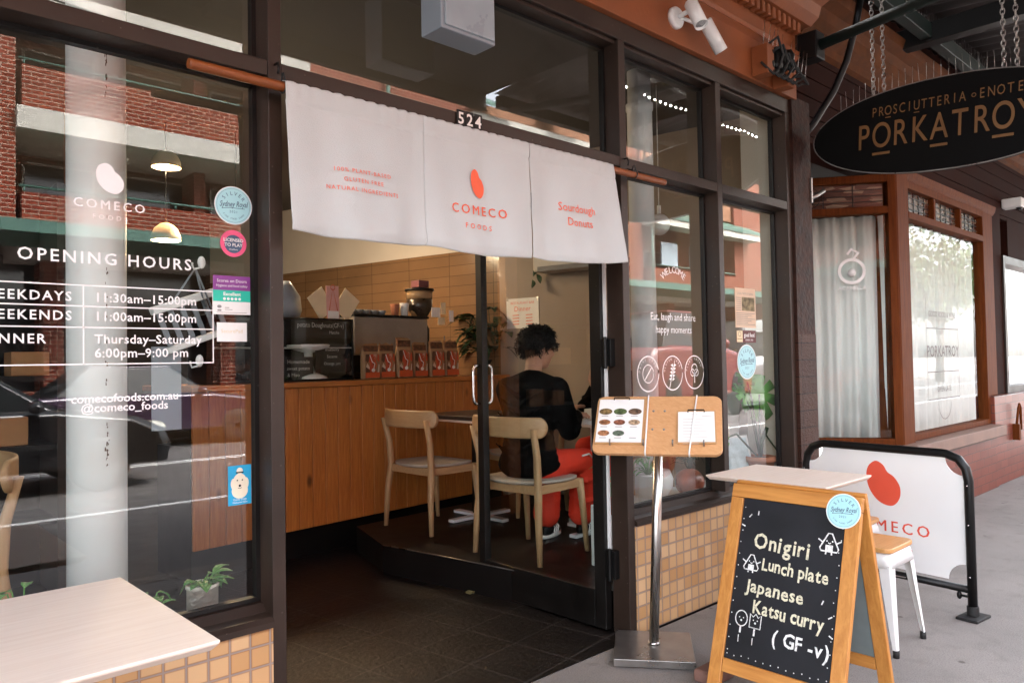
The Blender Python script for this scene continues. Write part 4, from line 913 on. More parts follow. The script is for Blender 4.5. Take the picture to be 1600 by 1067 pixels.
b.build('front_panel', M['counter'], ct, .004, 2)
MB().fbox(FCn, -.64, 2.22, 1.134, CZ, -.62, .03).build('countertop', M['countertop'], ct, .005)
MB().fbox(FCn, -.60, 2.2, .003, .8, -.5, -.07).build('kickboard', M['black'], ct)

u0, z0 = onc(441, 597); u1, z1 = onc(552, 499)
dc = empty('display_cabinet', FCn(.1, CZ, -.2), 'glass cake cabinet with black chalk menus on the left of the counter', 'display cabinet')
b = MB(); uu0 = u0-.5
for q in (uu0, u1-.012): b.fbox(FCn, q, q+.012, CZ, z1, -.46, -.15)
b.fbox(FCn, uu0+.012, u1-.012, z1-.012, z1, -.46, -.15).fbox(FCn, uu0+.012, u1-.012, CZ+.001, CZ+.014, -.46, -.15); b.build('frame', M['black'], dc, .002)
MB().fbox(FCn, uu0+.012, u1-.012, CZ+.014, z1-.012, -.44, -.435).build('back_panel', M['black'], dc)
MB().fbox(FCn, uu0+.012, u1-.012, CZ+.23, CZ+.236, -.43, -.16).build('glass_shelf', M['frost'] if 'frost' in M else M['paper'], dc)
MB().fbox(FCn, uu0+.012, u1-.012, CZ+.014, z1-.012, -.156, -.153).build('pane', M['glass'], dc)
ch_ = MB().fbox(FCn, u0+.02, u1-.02, CZ+.30, z1-.016, -.172, -.168).fbox(FCn, u0+.02, u0+.26, CZ+.016, CZ+.17, -.172, -.168).fbox(FCn, u0+.28, u1-.02, CZ+.06, CZ+.26, -.172, -.168); ch_.build('menu_board', M['chalk'], dc)
b = MB(); F = Fr(FCn(0, 0, -.1675), FCn.U, FCn.V)
b.text(F, (u0+u1)/2+.03, z1-.05, .035, 'potato Doughnuts(GF-v)', xs=.82).text(F, u0+.14, CZ+.135, .028, 'Homemade').text(F, u0+.14, CZ+.09, .025, 'sweet potato').text(F, u0+.10, CZ+.045, .025, '& Miso').text(F, u0+.42, CZ+.22, .022, 'Blueberry').text(F, u0+.42, CZ+.17, .022, 'Sesame').text(F, u0+.42, CZ+.12, .022, 'Orange jam').text(F, u0+.44, z1-.10, .022, 'Matcha').build('chalk_lettering', M['chalkwhite'], dc)
F = FCn(u0+.27, CZ, -.24)
tag(MB().lathe([(.13, .016), (.125, .03), (.05, .06), (.028, .12), (.03, .20), (.14, .235), (.15, .25), (.145, .256), (.02, .252)], F, 28).build('cake_stand', M['white']), 'white pedestal cake stand in the glass cabinet', 'cake stand')
em = empty('espresso_machine', FCn(1.2, CZ, -.4), 'grey steel espresso machine behind the row of coffee bags', 'coffee machine')
ua, zt = onc(553, 491, -.30); ub_, _ = onc(668, 495, -.30)
MB().fbox(FCn, ua, ub_, CZ+.18, zt-.012, -.60, -.30).build('body', pm('dull_steel_panel', (.33, .31, .29), .38, .7, .12, 7), em, .008)
MB().fbox(FCn, ua-.008, ub_+.008, zt-.012, zt+.006, -.61, -.29).fbox(FCn, ua+.03, ub_-.03, CZ+.001, CZ+.18, -.58, -.34).build('casing', M['black'], em, .004)
MB().fbox(FCn, ua+.02, ub_-.02, CZ+.001, CZ+.05, -.33, -.22).build('drip_tray', M['black'], em, .005)
for k, (x, y, wpx, hpx, c) in enumerate(((617, 492, 15, 22, 'terra'), (632, 491, 14, 28, 'white'), (648, 493, 17, 26, 'clip'))):
    u, z = onc(x, y, -.42); b = MB(); h = .10+.012*(k % 2)
    b.lathe([(.028, 0), (.039, h-.006), (.041, h), (.036, h)], FCn(u, zt+.007, -.42), 20); tag(b.build('paper_cup', M[c]), ('brown', 'white', 'kraft')[k]+' takeaway paper cup standing on the espresso machine', 'paper cup', 'paper cups on the espresso machine')
for k in range(5): tag(MB().lathe([(.022, 0), (.036, .03), (.038, .045), (.034, .045)], FCn(ua+.1+.075*k, zt+.007, -.46), 18).build('coffee_cup', M['lamp']), '%s pale coffee cup from the left on top of the espresso machine' % ('first', 'second', 'third', 'fourth', 'fifth')[k], 'cup', 'cups on the espresso machine')
def bag(u, h, w, n, k):
    g = empty('coffee_bag', FCn(u, CZ, n), 'kraft coffee bag', 'coffee bag', 'coffee bags along the counter')
    b = MB(); rg = []
    for t, ww, dd in ((0, 1, 1), (.03, 1.04, 1.06), (.5, 1.05, 1.0), (.74, 1.02, .62), (.84, .99, .2), (.93, .97, .07), (1, .95+.06*((k*37) % 3), .05)):
        r = []
        for q in range(16):
            a = 2*math.pi*q/16; ca, sa = math.cos(a), math.sin(a)
            r.append(FCn(u+w/2*ww*math.copysign(abs(ca)**.45, ca)+.006*math.sin(7*t+k), CZ+.002+h*t+(.010*math.sin(9*ca+k*1.7) if t > .95 else 0), n+.032*dd*math.copysign(abs(sa)**.6, sa)))
        rg.append(r)
    b.rings(rg); b.build('bag', M['bagdark' if 0 else 'bag'], g)
    F = Fr(FCn(u, CZ, n+.0365), FCn.U, FCn.V); MB().fbox(F, -w*.46, w*.46, .012, h*.20, -.006, .0).build('label_band', M['bagred'], g)
    b = MB(); b.circ(F, .004, h*.42, w*.20, .010, 16, .001); b.circ(F, .01, h*.58, w*.12, .008, 14, .001); b.line(F, [(-.02, h*.2), (.0, h*.35), (.025, h*.5), (.0, h*.66)], .012, .001); b.build('red_drawing', M['bagred'], g); F3_ = Fr(FCn(u, CZ, n+.032), FCn.U, FCn.V); MB().prism(F3_, [(-w*.42, h*.2), (w*.42, h*.2), (w*.44, h*.5), (w*.40, h*.72), (-w*.40, h*.72), (-w*.44, h*.5)], -.006, .0045).build('printed_panel', M['bagprint'], g)
    b = MB(); b.line(F, [(-w*.2, h*.70), (-w*.05, h*.5), (w*.12, h*.45), (w*.05, h*.3)], .007, .0014); b.disc(F, w*.02, h*.26, w*.12, 14, .0014, .8); b.build('white_drawing', M['paper'], g)
    F2_ = Fr(FCn(u, CZ, n+.012), FCn.U, FCn.V); MB().fbox(F2_, -w*.45, w*.45, h*.80, h*.965, -.02, .004).build('printed_top', M['bagdark'], g)
    return g
lb_ = ['kraft coffee bag at the left end of the row of six', 'second kraft coffee bag from the left in the row of six', 'tall kraft coffee bag, third from the left in the row', 'shorter kraft coffee bag, fourth from the left in the row', 'fifth kraft coffee bag from the left in the row', 'kraft coffee bag at the right end of the row beside the door stile']
for k, x in enumerate((578, 604, 630, 656, 681, 705)):
    u, z = onc(x, 592, -.09); g = bag(u, (.255, .26, .30, .265, .285, .29)[k], .142, -.09-.01*(k % 2), k); g['label'] = lb_[k]
gr = empty('coffee_grinder', FCn(1.75, CZ, -.4), 'black coffee grinder with clear bean hopper behind the coffee bags', 'coffee grinder')
u, z = onc(656, 500, -.42); cG = FCn(u, 0, -.42)
MB().lathe([(.075, CZ+.001), (.08, CZ+.40), (.05, CZ+.46)], cG, 20).build('body', M['black'], gr)
MB().lathe([(.05, CZ+.461), (.06, CZ+.50), (.108, CZ+.58), (.11, CZ+.65)], cG, 24).build('hopper', pm('beans_in_hopper', (.03, .018, .010), .3, 0, .5, 60), gr)
MB().lathe([(.11, CZ+.651), (.112, CZ+.72)], cG, 24).build('hopper_window', pm('smoky_hopper', (.30, .20, .11), .15, 0, .15), gr)
MB().lathe([(.124, CZ+.721), (.124, CZ+.738), (.05, CZ+.75)], cG, 24).build('lid', M['black'], gr)
MB().fbox(Fr(cG, FCn.U, FCn.V), -.05, .065, CZ+.752, CZ+.81, -.05, .05).build('bean_tin', pm('plum_box', (.16, .05, .06), .4), gr, .004)
cs = empty('card_display', FCn(.55, CZ, -.25), 'cream and pink gift cards fanned out on the cake cabinet', 'card display')
u, z = onc(519, 476, -.22); zc = z1
for du_, r, mt, w_, h_ in ((-.10, .62, 'cream', .075, .10), (.13, -.62, 'cream', .08, .10), (.0, .03, 'pinkcard', .055, .14)):
    F = Fr(FCn(u+du_, zc+.115, -.22 if mt == 'cream' else -.213), FCn.U*math.cos(r)+FCn.V*math.sin(r), FCn.V*math.cos(r)-FCn.U*math.sin(r))
    if mt == 'pinkcard' and mt not in M: M[mt] = pm('pale_pink_card', (.70, .38, .33), .6)
    MB().fbox(F, -w_, w_, -h_, h_*.9, -.0015, .0015).build('card', M[mt], cs)
F = Fr(FCn(u, zc+.12, -.2105), FCn.U, FCn.V)
MB().line(F, [(-.04, -.10), (.0, .11), (.05, -.10)], .007).circ(F, 0, .11, .018, .006).build('ribbon', M['bagred'], cs); MB().rect(F, -.045, .05, -.118, -.06, .0012).build('tag', M['paper'], cs)
nt_ = empty('note_cards', FCn(1.9, CZ, -.3), 'pale name cards clipped on a stand beside the coffee grinder', 'card stand')
for k, (x, y, w_, h_) in enumerate(((681, 488, .05, .04), (692, 482, .028, .05), (704, 494, .026, .048), (688, 502, .04, .03))):
    u, z = onc(x, y, -.25); F = Fr(FCn(u, z, -.25+.004*k), FCn.U, FCn.V); MB().fbox(F, -w_, w_, -h_, h_, -.001, .001).build('card', M['cream' if k % 2 else 'paper'], nt_)
u, z = onc(694, 520, -.27); MB().lathe([(.05, 0), (.055, .16), (.05, .165)], FCn(u, CZ, -.27), 18).tube([FCn(u, CZ+.16, -.27), FCn(u, CZ+.34, -.27)], .004).build('pot', M['lamp'], nt_)
u, z = onc(450, 478, -.4); tag(MB().lathe([(.09, .001), (.11, .06), (.10, .16), (.05, .24), (.03, .27)], FCn(u-.03, z1, -.38), 24).build('ceramic_jar', M['lamp']), 'pale grey rounded jar on the cake cabinet by the left door post', 'jar')

def leafblade(m, base, d, up, L, w, droop=.3):
    d = Vector(d).normalized(); s_ = d.cross(Vector(up)).normalized(); n = s_.cross(d).normalized(); base = Vector(base)
    cen = [base+d*L*t+n*(.10*math.sin(math.pi*t)-droop*t*t)*L for t in (0, .25, .5, .75, 1)]; wd = (.06, .8, 1, .7, .03)
    a = [c+s_*w/2*k+n*w*.12*k for c, k in zip(cen, wd)]; e = [c-s_*w/2*k+n*w*.12*k for c, k in zip(cen, wd)]
    for i in range(4): m.quad(a[i], cen[i], cen[i+1], a[i+1]); m.quad(cen[i], e[i], e[i+1], cen[i+1])
def bush(name, loc, lab, cat, R, H, n, L, w, mat='leaf', pot=None, grp=None, z0=0):
    t = empty(name, loc, lab, cat, grp); loc = Vector(loc); rnd = random.Random(hash(lab) % 1000 if 0 else len(lab)*7+n)
    if pot:
        r1, r2, h, pmt = pot; MB().lathe([(r1, 0), (r2, h), (r2*1.06, h), (r2*1.06, h+.012), (r2*.9, h+.012), (r2*.88, h-.01)], loc, 24).build('pot', M[pmt], t); z0 = h
        MB().lathe([(r2*.86, h-.012), (r2*.8, h-.006)], loc, 18).build('soil', M['soil'], t)
    lf, st = MB(), MB(); lf.smooth = True
    for k in range(n):
        a = rnd.uniform(0, 6.28); rr = R*math.sqrt(rnd.uniform(.02, 1)); zz = z0+H*rnd.uniform(.15, 1)
        p = loc+Vector((rr*math.cos(a), rr*math.sin(a), zz)); b0 = loc+Vector((rr*.15*math.cos(a), rr*.15*math.sin(a), z0))
        st.tube([b0, (b0+p)/2+Vector((0, 0, .12*H)), p], .0025, 4)
        leafblade(lf, p, (math.cos(a+rnd.uniform(-.6, .6)), math.sin(a+rnd.uniform(-.6, .6)), rnd.uniform(-.5, .6)), (0, 0, 1), L*rnd.uniform(.7, 1.15), w*rnd.uniform(.8, 1.2), rnd.uniform(.1, .5))
    lf.build('foliage', M[mat], t, solid=.0012); st.build('stem', M[mat], t); return t
u, z = onc(772, 560, -.3); bush('potted_plant', FCn(u-.03, CZ, -.28), 'dark bushy leafy plant on the right end of the counter', 'plant', .24, .46, 150, .17, .07, 'leaf', (.07, .09, .12, 'black'))

# on the white party wall
def onw(x, y): p = atp(x, y, WP, WN); return (p-WP).dot(WV), p.z
t0, za = onw(842, 464); t1, zb_ = onw(793, 514)
FI = Fr(wallpt(0, 0, -.004), -WV, (0, 0, 1))   # u runs towards the street, n into the room
dn = empty('dinner_notice', wallpt((t0+t1)/2, (za+zb_)/2), 'white paper dinner notice with coral print taped to the white wall', 'notice')
MB().fbox(FI, -t1, -t0, zb_, za, 0, .004).build('sheet', M['paper'], dn)
b = MB(); uc = -(t0+t1)/2; H_ = za-zb_; F = Fr(FI(0, 0, .004), FI.U, FI.V)
b.text(F, uc, za-.16*H_, .022, 'RESTAURANT BAR').text(F, uc, za-.36*H_, .045, 'Dinner')
for k in range(4):
    for s_ in (-1, 1): b.line(F, [(uc+s_*.07-.035, za-(.56+.1*k)*H_), (uc+s_*.07+.035, za-(.56+.1*k)*H_)], .007)
b.build('print', M['red'], dn)
MB().fbox(FI, -t1, -t1+.02, za-.02, za+.004, .004, .006).fbox(FI, -t0-.02, -t0, za-.02, za+.004, .004, .006).build('tape', M['steelbase'], dn)
t0, za = onw(925, 438); t1, zb_ = onw(853, 440)
ac = empty('air_conditioner', wallpt(t0, 2.2), 'white wall air conditioner above the seated customer', 'air conditioner')
MB().fbox(FI, -t1, -t0+.5, 2.02, 2.32, 0, .20).build('body', M['wallwhite'], ac, .02, 3); MB().fbox(FI, -t1+.05, -t0+.45, 2.0205, 2.06, .2005, .203).build('vent', M['ink'], ac)
vn = empty('trailing_vine', wallpt(1.7, 2.1, -.1), 'small dark vine leaf hanging down beside the air conditioner', 'plant'); lf = MB(); pL = wallpt(t1+.03, 2.02, -.1)
for k in range(4): leafblade(lf, pL+Vector((.02*(-1)**k, .01*k, -.05*k+.1)), (.3*(-1)**k, -.3, -.9), (1, 0, 0), .09, .055, .1)
lf.build('foliage', M['leaf'], vn, solid=.001); MB().tube([pL+Vector((0, 0, .6)), pL+Vector((.01, 0, .2)), pL], .003, 5).build('stem', M['leaf'], vn)

# ------------------------------------------------------------------ chairs and tables inside
def make_chair():
    c = empty('wooden_chair', (0, 0, 0), '-', 'chair', 'pale oak cafe chairs')
    def leg(p, r): b = MB(); b.rings([[Vector(q)+Vector((dx*rr, dy*rr, 0)) for dx, dy in ((1, .6), (.6, 1), (-.6, 1), (-1, .6), (-1, -.6), (-.6, -1), (.6, -1), (1, -.6))] for q, rr in zip(p, r)]); return b
    for s_ in (1, -1):
        l = leg([(-.215, s_*.252, 0), (-.205, s_*.238, .25), (-.185, s_*.222, .42), (-.195, s_*.226, .58), (-.235, s_*.238, .74)], (.013, .018, .020, .018, .015)).build('leg', M['chairwood'], c)
        MB().lathe([(.012, -.001), (.012, .008)], (-.215, s_*.252, 0), 10).build('foot_cap', M['rubber'], l)
        leg([(.225, s_*.232, 0), (.205, s_*.222, .25), (.19, s_*.212, .425)], (.012, .017, .020)).build('leg', M['chairwood'], c)
    b = MB()
    for s_ in (1, -1): b.box(-.17, .18, s_*.212-.010, s_*.212+.010, .375, .424)
    b.box(-.195, -.175, -.20, .20, .375, .424).box(.18, .2, -.19, .19, .375, .424).build('seat_rail', wood('pale_oak_rail', (.52, .33, .17), (.42, .245, .115), 0, .45, 5), c, .003)
    out = []
    for k in range(40):
        a = 2*math.pi*k/40; ca, sa = math.cos(a), math.sin(a); out.append((.005+.222*math.copysign(abs(ca)**.6, ca), .238*math.copysign(abs(sa)**.55, sa)*(1-.06*(ca < 0)*abs(ca))))
    rg = []
    for sc, z in ((.97, .425), (1, .431), (1, .440), (.985, .444)): rg.append([Vector((x*sc, y*sc, z-.010*(1-min(1, (abs(y)/.2)**2))*(1 if sc else 0)+.006*max(0, -x)/.2)) for x, y in out])
    b = MB(); b.rings(rg, True); b.build('seat', M['seatgrey'], c)
    rg = []; nb_ = 44
    for k in range(nb_+1):
        t = math.sin(math.pi*(k/nb_-.5)); y = t*.288; x = -.262+.062*t*t+(.02*t**4); e = min(1, (1-abs(t))/.14); hh = .056*math.sqrt(max(0, 1-(1-e)**2))+.001; zc = .745
        rg.append([Vector((x+dx, y, zc+dz)) for dx, dz in ((-.010, -hh*.8), (-.008, -hh), (.008, -hh), (.010, -hh*.8), (.010, hh*.8), (.008, hh), (-.008, hh), (-.010, hh*.8))])
    MB().rings(rg).build('backrest', wood('pale_oak_back', (.54, .345, .18), (.45, .265, .125), 1, .42, 5), c)
    return c
ch = make_chair(); FZp = .172
ch['label'] = 'pale oak chair in the open door with the seated customer on it'; ch.location = (3.118, .965, FZp); ch.rotation_euler = (0, 0, rad(3.5))
dup(ch, (3.165, 1.97, FZp), rad(1), 'empty pale oak chair between the pine counter and the door stile')
dup(ch, (3.98, 1.92, FZp), rad(172), 'pale oak chair facing the street, half hidden behind the door stile')
dup(ch, (.315, 1.13, FZp), rad(182), 'pale oak chair back at the left edge, behind the left window')
M['dktop'] = pm('dark_laminate', (.05, .035, .028), .35, 0, .15, 6)
def in_table(loc, lab, sx=.58, sy=.62, top='white', leg='whitemetal'):
    t = empty('indoor_table', loc, lab, 'table', 'small cafe tables inside'); x, y, z = loc
    MB().box(x-sx/2, x+sx/2, y-sy/2, y+sy/2, z+.715, z+.745).build('tabletop', M[top], t, .006, 2)
    MB().box(x-sx/2+.002, x+sx/2-.002, y-sy/2+.002, y+sy/2-.002, z+.70, z+.7145).build('table_edge', M['pinktop'], t)
    MB().box(x-.04, x+.04, y-.04, y+.04, z+.03, z+.70).build('pedestal', M[leg], t, .005)
    MB().box(x-.27, x+.27, y-.03, y+.03, z, z+.022).box(x-.03, x+.03, y-.27, y-.031, z, z+.022).box(x-.03, x+.03, y+.031, y+.27, z, z+.022).build('foot', M['whitemetal'], t, .005)
    return t
in_table((3.80, 1.02, FZp), 'white cafe table in front of the seated customer'); in_table((3.57, 1.95, FZp), 'small dark-topped cafe table between the two empty chairs', top='dktop', leg='black')
tag(MB().box(3.66, 3.80, .92, 1.02, FZp+.746, FZp+.80).build('napkin_box', M['wallwhite'], None, .006), 'pale napkin box on the customer table', 'box')
struct(MB().box(-2.4, .98, .115, 2.2, .001, .17).build('raised_floor', M['floor']))

# ------------------------------------------------------------------ people
def limb(m, pts, rr):
    pts = [Vector(p) for p in pts]
    for i in range(len(pts)-1):
        n = max(2, int((pts[i+1]-pts[i]).length/.025))
        for k in range(n+1): t = k/n; m.ell(pts[i].lerp(pts[i+1], t), rr[i]*(1-t)+rr[i+1]*t, 10, 7)
def hand(m, wrist, fwd, up, side, curl=.5, k=1.0):     # palm, four bent fingers of different length, thumb from the palm's side
    w, f, u = Vector(wrist), Vector(fwd).normalized(), Vector(up).normalized(); s_ = f.cross(u).normalized()*side; u = s_.cross(f).normalized() if side > 0 else f.cross(s_).normalized()
    if u.dot(Vector(up)) < 0: u = -u
    for a in (.0, .02, .04, .06, .08):
        for q in (-.026, -.009, .009, .026): m.ell(w+f*(a+.01)*k+s_*q*k*(.75+a*3), .0125*k, 8, 6)
    for q, L in ((-.030, .066), (-.010, .078), (.010, .072), (.030, .056)):
        p = w+f*.088*k+s_*q*k; d = f.copy(); 
        for j, (sg, r) in enumerate(((.42, .0088), (.32, .0078), (.26, .0068))):
            d = (d-u*curl*(.55+.2*j)).normalized(); e = p+d*L*sg*k; limb(m, [p, e], [r*k, (r-.0007)*k]); p = e
    p = w+f*.025*k-s_*.034*k; d = (f*.8-s_*.6-u*curl*.3).normalized(); e = p+d*.036*k; limb(m, [p, e], [.0115*k, .0095*k]); limb(m, [e, e+(f-u*curl*.5).normalized()*.03*k], [.0095*k, .008*k])
def person(lab, hip, ang, sh_off, head_off, rh, lh, knees, ankles, hair=True, lower=True, look=0):
    f = Vector((math.cos(ang), math.sin(ang), 0)); l = Vector((-f.y, f.x, 0)); hip = Vector(hip); up = Vector((0, 0, 1))
    P = empty('person', (hip.x, hip.y, FZp), lab, 'person')
    sh = hip+f*sh_off+up*.455; nk = sh+up*.055+f*.012; hd = hip+Vector(head_off)
    hf = Vector((math.cos(ang+look), math.sin(ang+look), -.12)).normalized(); hl = Vector((-math.sin(ang+look), math.cos(ang+look), 0)); hu = hf.cross(hl)
    MH = Matrix((hf, hl, hu)).transposed()
    sR, sL = sh-l*.165-up*.03, sh+l*.165-up*.03
    B = MB()                                  # bare body: head, neck, hands and the trunk under the clothes
    B.ell(hd+hu*.03, (.092, .074, .098), 20, 14, MH); B.ell(hd+hf*.022-hu*.035, (.070, .060, .078), 18, 12, MH); B.ell(hd+hf*.05-hu*.085, (.030, .036, .026), 12, 8, MH)
    B.ell(hd+hf*.094-hu*.018, (.020, .013, .017), 10, 8, MH); limb(B, [hd+hf*.078+hu*.022, hd+hf*.10-hu*.016], [.010, .013]); limb(B, [hd+hf*.072+hl*.034+hu*.028, hd+hf*.083+hu*.026, hd+hf*.072-hl*.034+hu*.028], [.012, .013, .012])
    limb(B, [hd+hf*.080+hl*.020-hu*.054, hd+hf*.088-hu*.052, hd+hf*.080-hl*.020-hu*.054], [.006, .009, .006])
    for s_ in (-1, 1): B.ell(hd-hf*.008+hl*s_*.078-hu*.008, (.018, .009, .031), 12, 8, MH); B.ell(hd+hf*.062+hl*s_*.045-hu*.022, (.024, .024, .022), 10, 8, MH)
    limb(B, [hd-hf*.02-hu*.06, nk], [.052, .054]); limb(B, [nk, sh-up*.05], [.056, .09]); limb(B, [sh-up*.05, hip+up*.05], [.10, .11])
    arms = []
    for s_, S_, hnd in ((-1, sR, rh), (1, sL, lh)):
        el, wr, fd, hup, cu = hnd; limb(B, [S_, el, wr], [.042, .034, .025]); hand(B, wr, fd, hup, s_, cu); arms.append((S_, Vector(el), Vector(wr)))
    remesh(B, .0055, 3).build('body', M['skin'], P)
    J = MB()
    for t in [k/12 for k in range(13)]:
        c = hip.lerp(sh, t)-f*.018*math.sin(math.pi*t); a = (.135-.02*math.sin(math.pi*t)-.025*t, .185-.035*math.sin(math.pi*min(1, t*1.2))+.0*t, .05)
        a = (a[0]*1.10, a[1]*1.07, a[2]); J.ell(c+up*(.0-.03*(t > .95)), a, 18, 10, Matrix((f, l, up)).transposed())
    limb(J, [sR, sh+up*.02, sL], [.07, .078, .07]); J.ell(sh+up*.035-f*.005, (.074, .08, .055), 16, 10, Matrix((f, l, up)).transposed())
    J.ell(hip+up*.0-f*.01, (.15, .19, .10), 18, 10, Matrix((f, l, up)).transposed())
    for S_, el, wr in arms:
        limb(J, [S_, el], [.080, .068]); limb(J, [el, wr.lerp(el, .10)], [.066, .046])
        for q in range(7):                    # folds round the sleeve
            t = .2+.11*q; cc = S_.lerp(el, min(1, t*1.25)); dd = (el-S_).normalized(); o1 = dd.orthogonal().normalized(); o2 = dd.cross(o1); ph = q*1.9
            limb(J, [cc+(o1*math.cos(ph+g_)+o2*math.sin(ph+g_))*.068+dd*.02*g_ for g_ in (-.8, 0, .8)], [.008, .014, .008])
    
    for q in range(9):                        # creases across the back and waist
        zz = .06+.045*q; cc = hip.lerp(sh, zz/.455); s0 = (-1)**q
        limb(J, [cc-f*(.145-.012*abs(g_))+l*(.05*s0+g_*.05)+up*(.03*g_*s0) for g_ in (-2, -1, 0, 1, 2)], [.010, .015, .017, .015, .010])
    remesh(J, .010, 4).build('jacket', M['jacket'], P)
    if lower:
        T = MB(); T.ell(hip-up*.02, (.14, .18, .085), 18, 10, Matrix((f, l, up)).transposed())
        for s_, k_, an in ((-1, knees[0], ankles[0]), (1, knees[1], ankles[1])):
            limb(T, [hip+l*s_*.09-up*.005, k_], [.092, .074]); limb(T, [k_, Vector(an)+up*.07], [.076, .088])
        
        for s_, k_, an in ((-1, knees[0], ankles[0]), (1, knees[1], ankles[1])):
            for q in range(8):                # folds at the knee and down the shin
                c0 = Vector(k_).lerp(Vector(an), .08+.11*q); g0 = q*2.1
                limb(T, [c0+(f*math.cos(g0+g_)+l*math.sin(g0+g_))*.080+up*(.018*g_) for g_ in (-.9, -.3, .3, .9)], [.007, .013, .013, .007])
        tr = remesh(T, .010, 4).build('trousers', M['trouser'], P)
        st = MB()
        for s_, k_ in ((-1, knees[0]), (1, knees[1])):
            k_ = Vector(k_); st.tube([k_-f*.15-l*.074*(1 if s_ < 0 else -1)+up*.045, k_-f*.07-l*.076*(1 if s_ < 0 else -1)+up*.048, k_-f*.02-l*.072*(1 if s_ < 0 else -1)+up*.02], .006, 6)
        st.build('side_stripe', M['paper'], tr)
        for an in ankles:
            an = Vector(an); z0 = FZp; d = (f*.96+l*.12).normalized(); s2 = Vector((-d.y, d.x, 0)); MS = Matrix((d, s2, up)).transposed()
            sh_ = MB(); base = Vector((an.x, an.y, z0))
            sh_.ell(base+d*.0+up*.045, (.062, .036, .045), 14, 8, MS).ell(base+d*.07+up*.038, (.07, .04, .036), 14, 8, MS).ell(base+d*.125+up*.032, (.05, .042, .030), 14, 8, MS).ell(base+up*.075, (.045, .036, .03), 12, 8, MS)
            so = remesh(sh_, .008, 3).build('shoe', M['black'], P)
            k = MB(); k.rings([[base+d*(.065+.125*math.cos(a))+s2*.044*math.sin(a)*(1+.12*math.cos(a))+up*z for a in [2*math.pi*q/20 for q in range(20)]] for z in (.0, .022)]); k.build('sole', M['paper'], so)
            q = MB()
            for j in range(3): q.tube([base+d*(.025+.03*j)-s2*.0385+up*.022, base+d*(.045+.03*j)-s2*.037+up*.055, base+d*(.055+.028*j)-s2*.022+up*.068], .0055, 6)
            q.build('white_stripes', M['paper'], so); MB().lathe([(.040, .08), (.038, .135)], base, 14).build('sock', M['paper'], P)
    if hair:
        H = MB(); H.ell(hd+hu*.045-hf*.018, (.104, .092, .096), 20, 14, MH); H.ell(hd-hf*.070+hu*.028, (.060, .082, .080), 18, 12, MH); H.ell(hd+hf*.035+hu*.10, (.05, .066, .030), 14, 10, MH)
        for s_ in (-1, 1): H.ell(hd-hf*.040+hl*s_*.064+hu*.038, (.045, .026, .050), 14, 10, MH)
        rr = random.Random(4)
        for k in range(260):                   # loose curls
            a, e = rr.uniform(0, 6.28), rr.uniform(-.5, 1.4); v = MH @ Vector((-abs(math.cos(a))*math.cos(e)*.095-.01 if rr.random() < .7 else .05*math.cos(a), math.sin(a)*math.cos(e)*.088, math.sin(e)*.09+.04)); p = hd+v
            v2 = v.normalized(); w2 = v2.cross(hu); w2 = w2.normalized() if w2.length > .1 else hl; p = hd+hu*.03+v2*.088; limb(H, [p, p+v2*.022+w2*.012*rr.choice((-1, 1)), p+v2*.026-hu*.022, p+v2*.014-hu*.040], [.010, .009, .007, .004])
        H2 = remesh(H, .006, 2); vs = [v.copy() for v in H2.v]
        for k in range(900):                  # curls standing off the mass
            p0 = rr.choice(vs); o = (p0-(hd+hu*.03)).normalized(); s1 = o.orthogonal().normalized(); s2 = o.cross(s1); q0 = rr.uniform(0, 6.28); R_ = rr.uniform(.006, .013); L_ = rr.uniform(.012, .030)
            H2.tube([p0+o*(L_*.75*math.sin(1.9*t_))+(s1*math.cos(q0+4.2*t_)+s2*math.sin(q0+4.2*t_))*R_*t_-hu*.010*t_ for t_ in (0, .33, .66, 1)], [.0026, .0024, .0018, .0008], 4, cap=False)
        H2.build('hair', M['hair'], P)
        g = MB(); 
        for s_ in (-1, 1): g.tube([hd+hf*.098+hl*s_*.034+hu*.018+hl*.026*math.cos(a)*1.0+hu*.021*math.sin(a) for a in [2*math.pi*k/18 for k in range(18)]], .0022, 6, True); g.tube([hd+hf*.096+hl*s_*.060+hu*.022, hd+hf*.0+hl*s_*.082+hu*.018], .002, 6)
        g.build('glasses', M['black'], P)
    return P
a0 = rad(14)
person('seated customer in black jacket and red track pants with glasses, back to the street', (3.10, .955, FZp+.515), a0, .045, (.125, .035, .665),
       ((3.255, .775, .885), (3.455, .90, .945), (.95, .35, .05), (.1, 0, 1), .6), ((3.24, 1.20, .89), (3.48, 1.12, .955), (.95, -.2, -.05), (0, 0, 1), .5),
       ((3.555, .94, .665), (3.50, 1.17, .665)), ((3.63, 1.03, .25), (3.44, 1.155, .25)), look=rad(-30))
a1 = rad(178)
person('second diner mostly hidden by the door frame, raising one hand at the table', (4.40, 1.28, FZp+.515), a1, .05, (-.09, .0, .665),
       ((4.18, 1.42, .97), (4.02, 1.35, .96), (-1, -.1, 0), (0, 0, 1), .5), ((4.02, 1.10, .965), (3.93, 1.16, 1.09), (-.15, .0, 1), (-1, .2, .1), .45),
       ((4.05, 1.36, .665), (4.05, 1.16, .665)), ((4.05, 1.36, .25), (4.05, 1.16, .25)))
dup(ch, (4.45, 1.28, FZp), rad(180), 'pale oak chair under the second diner by the wall')

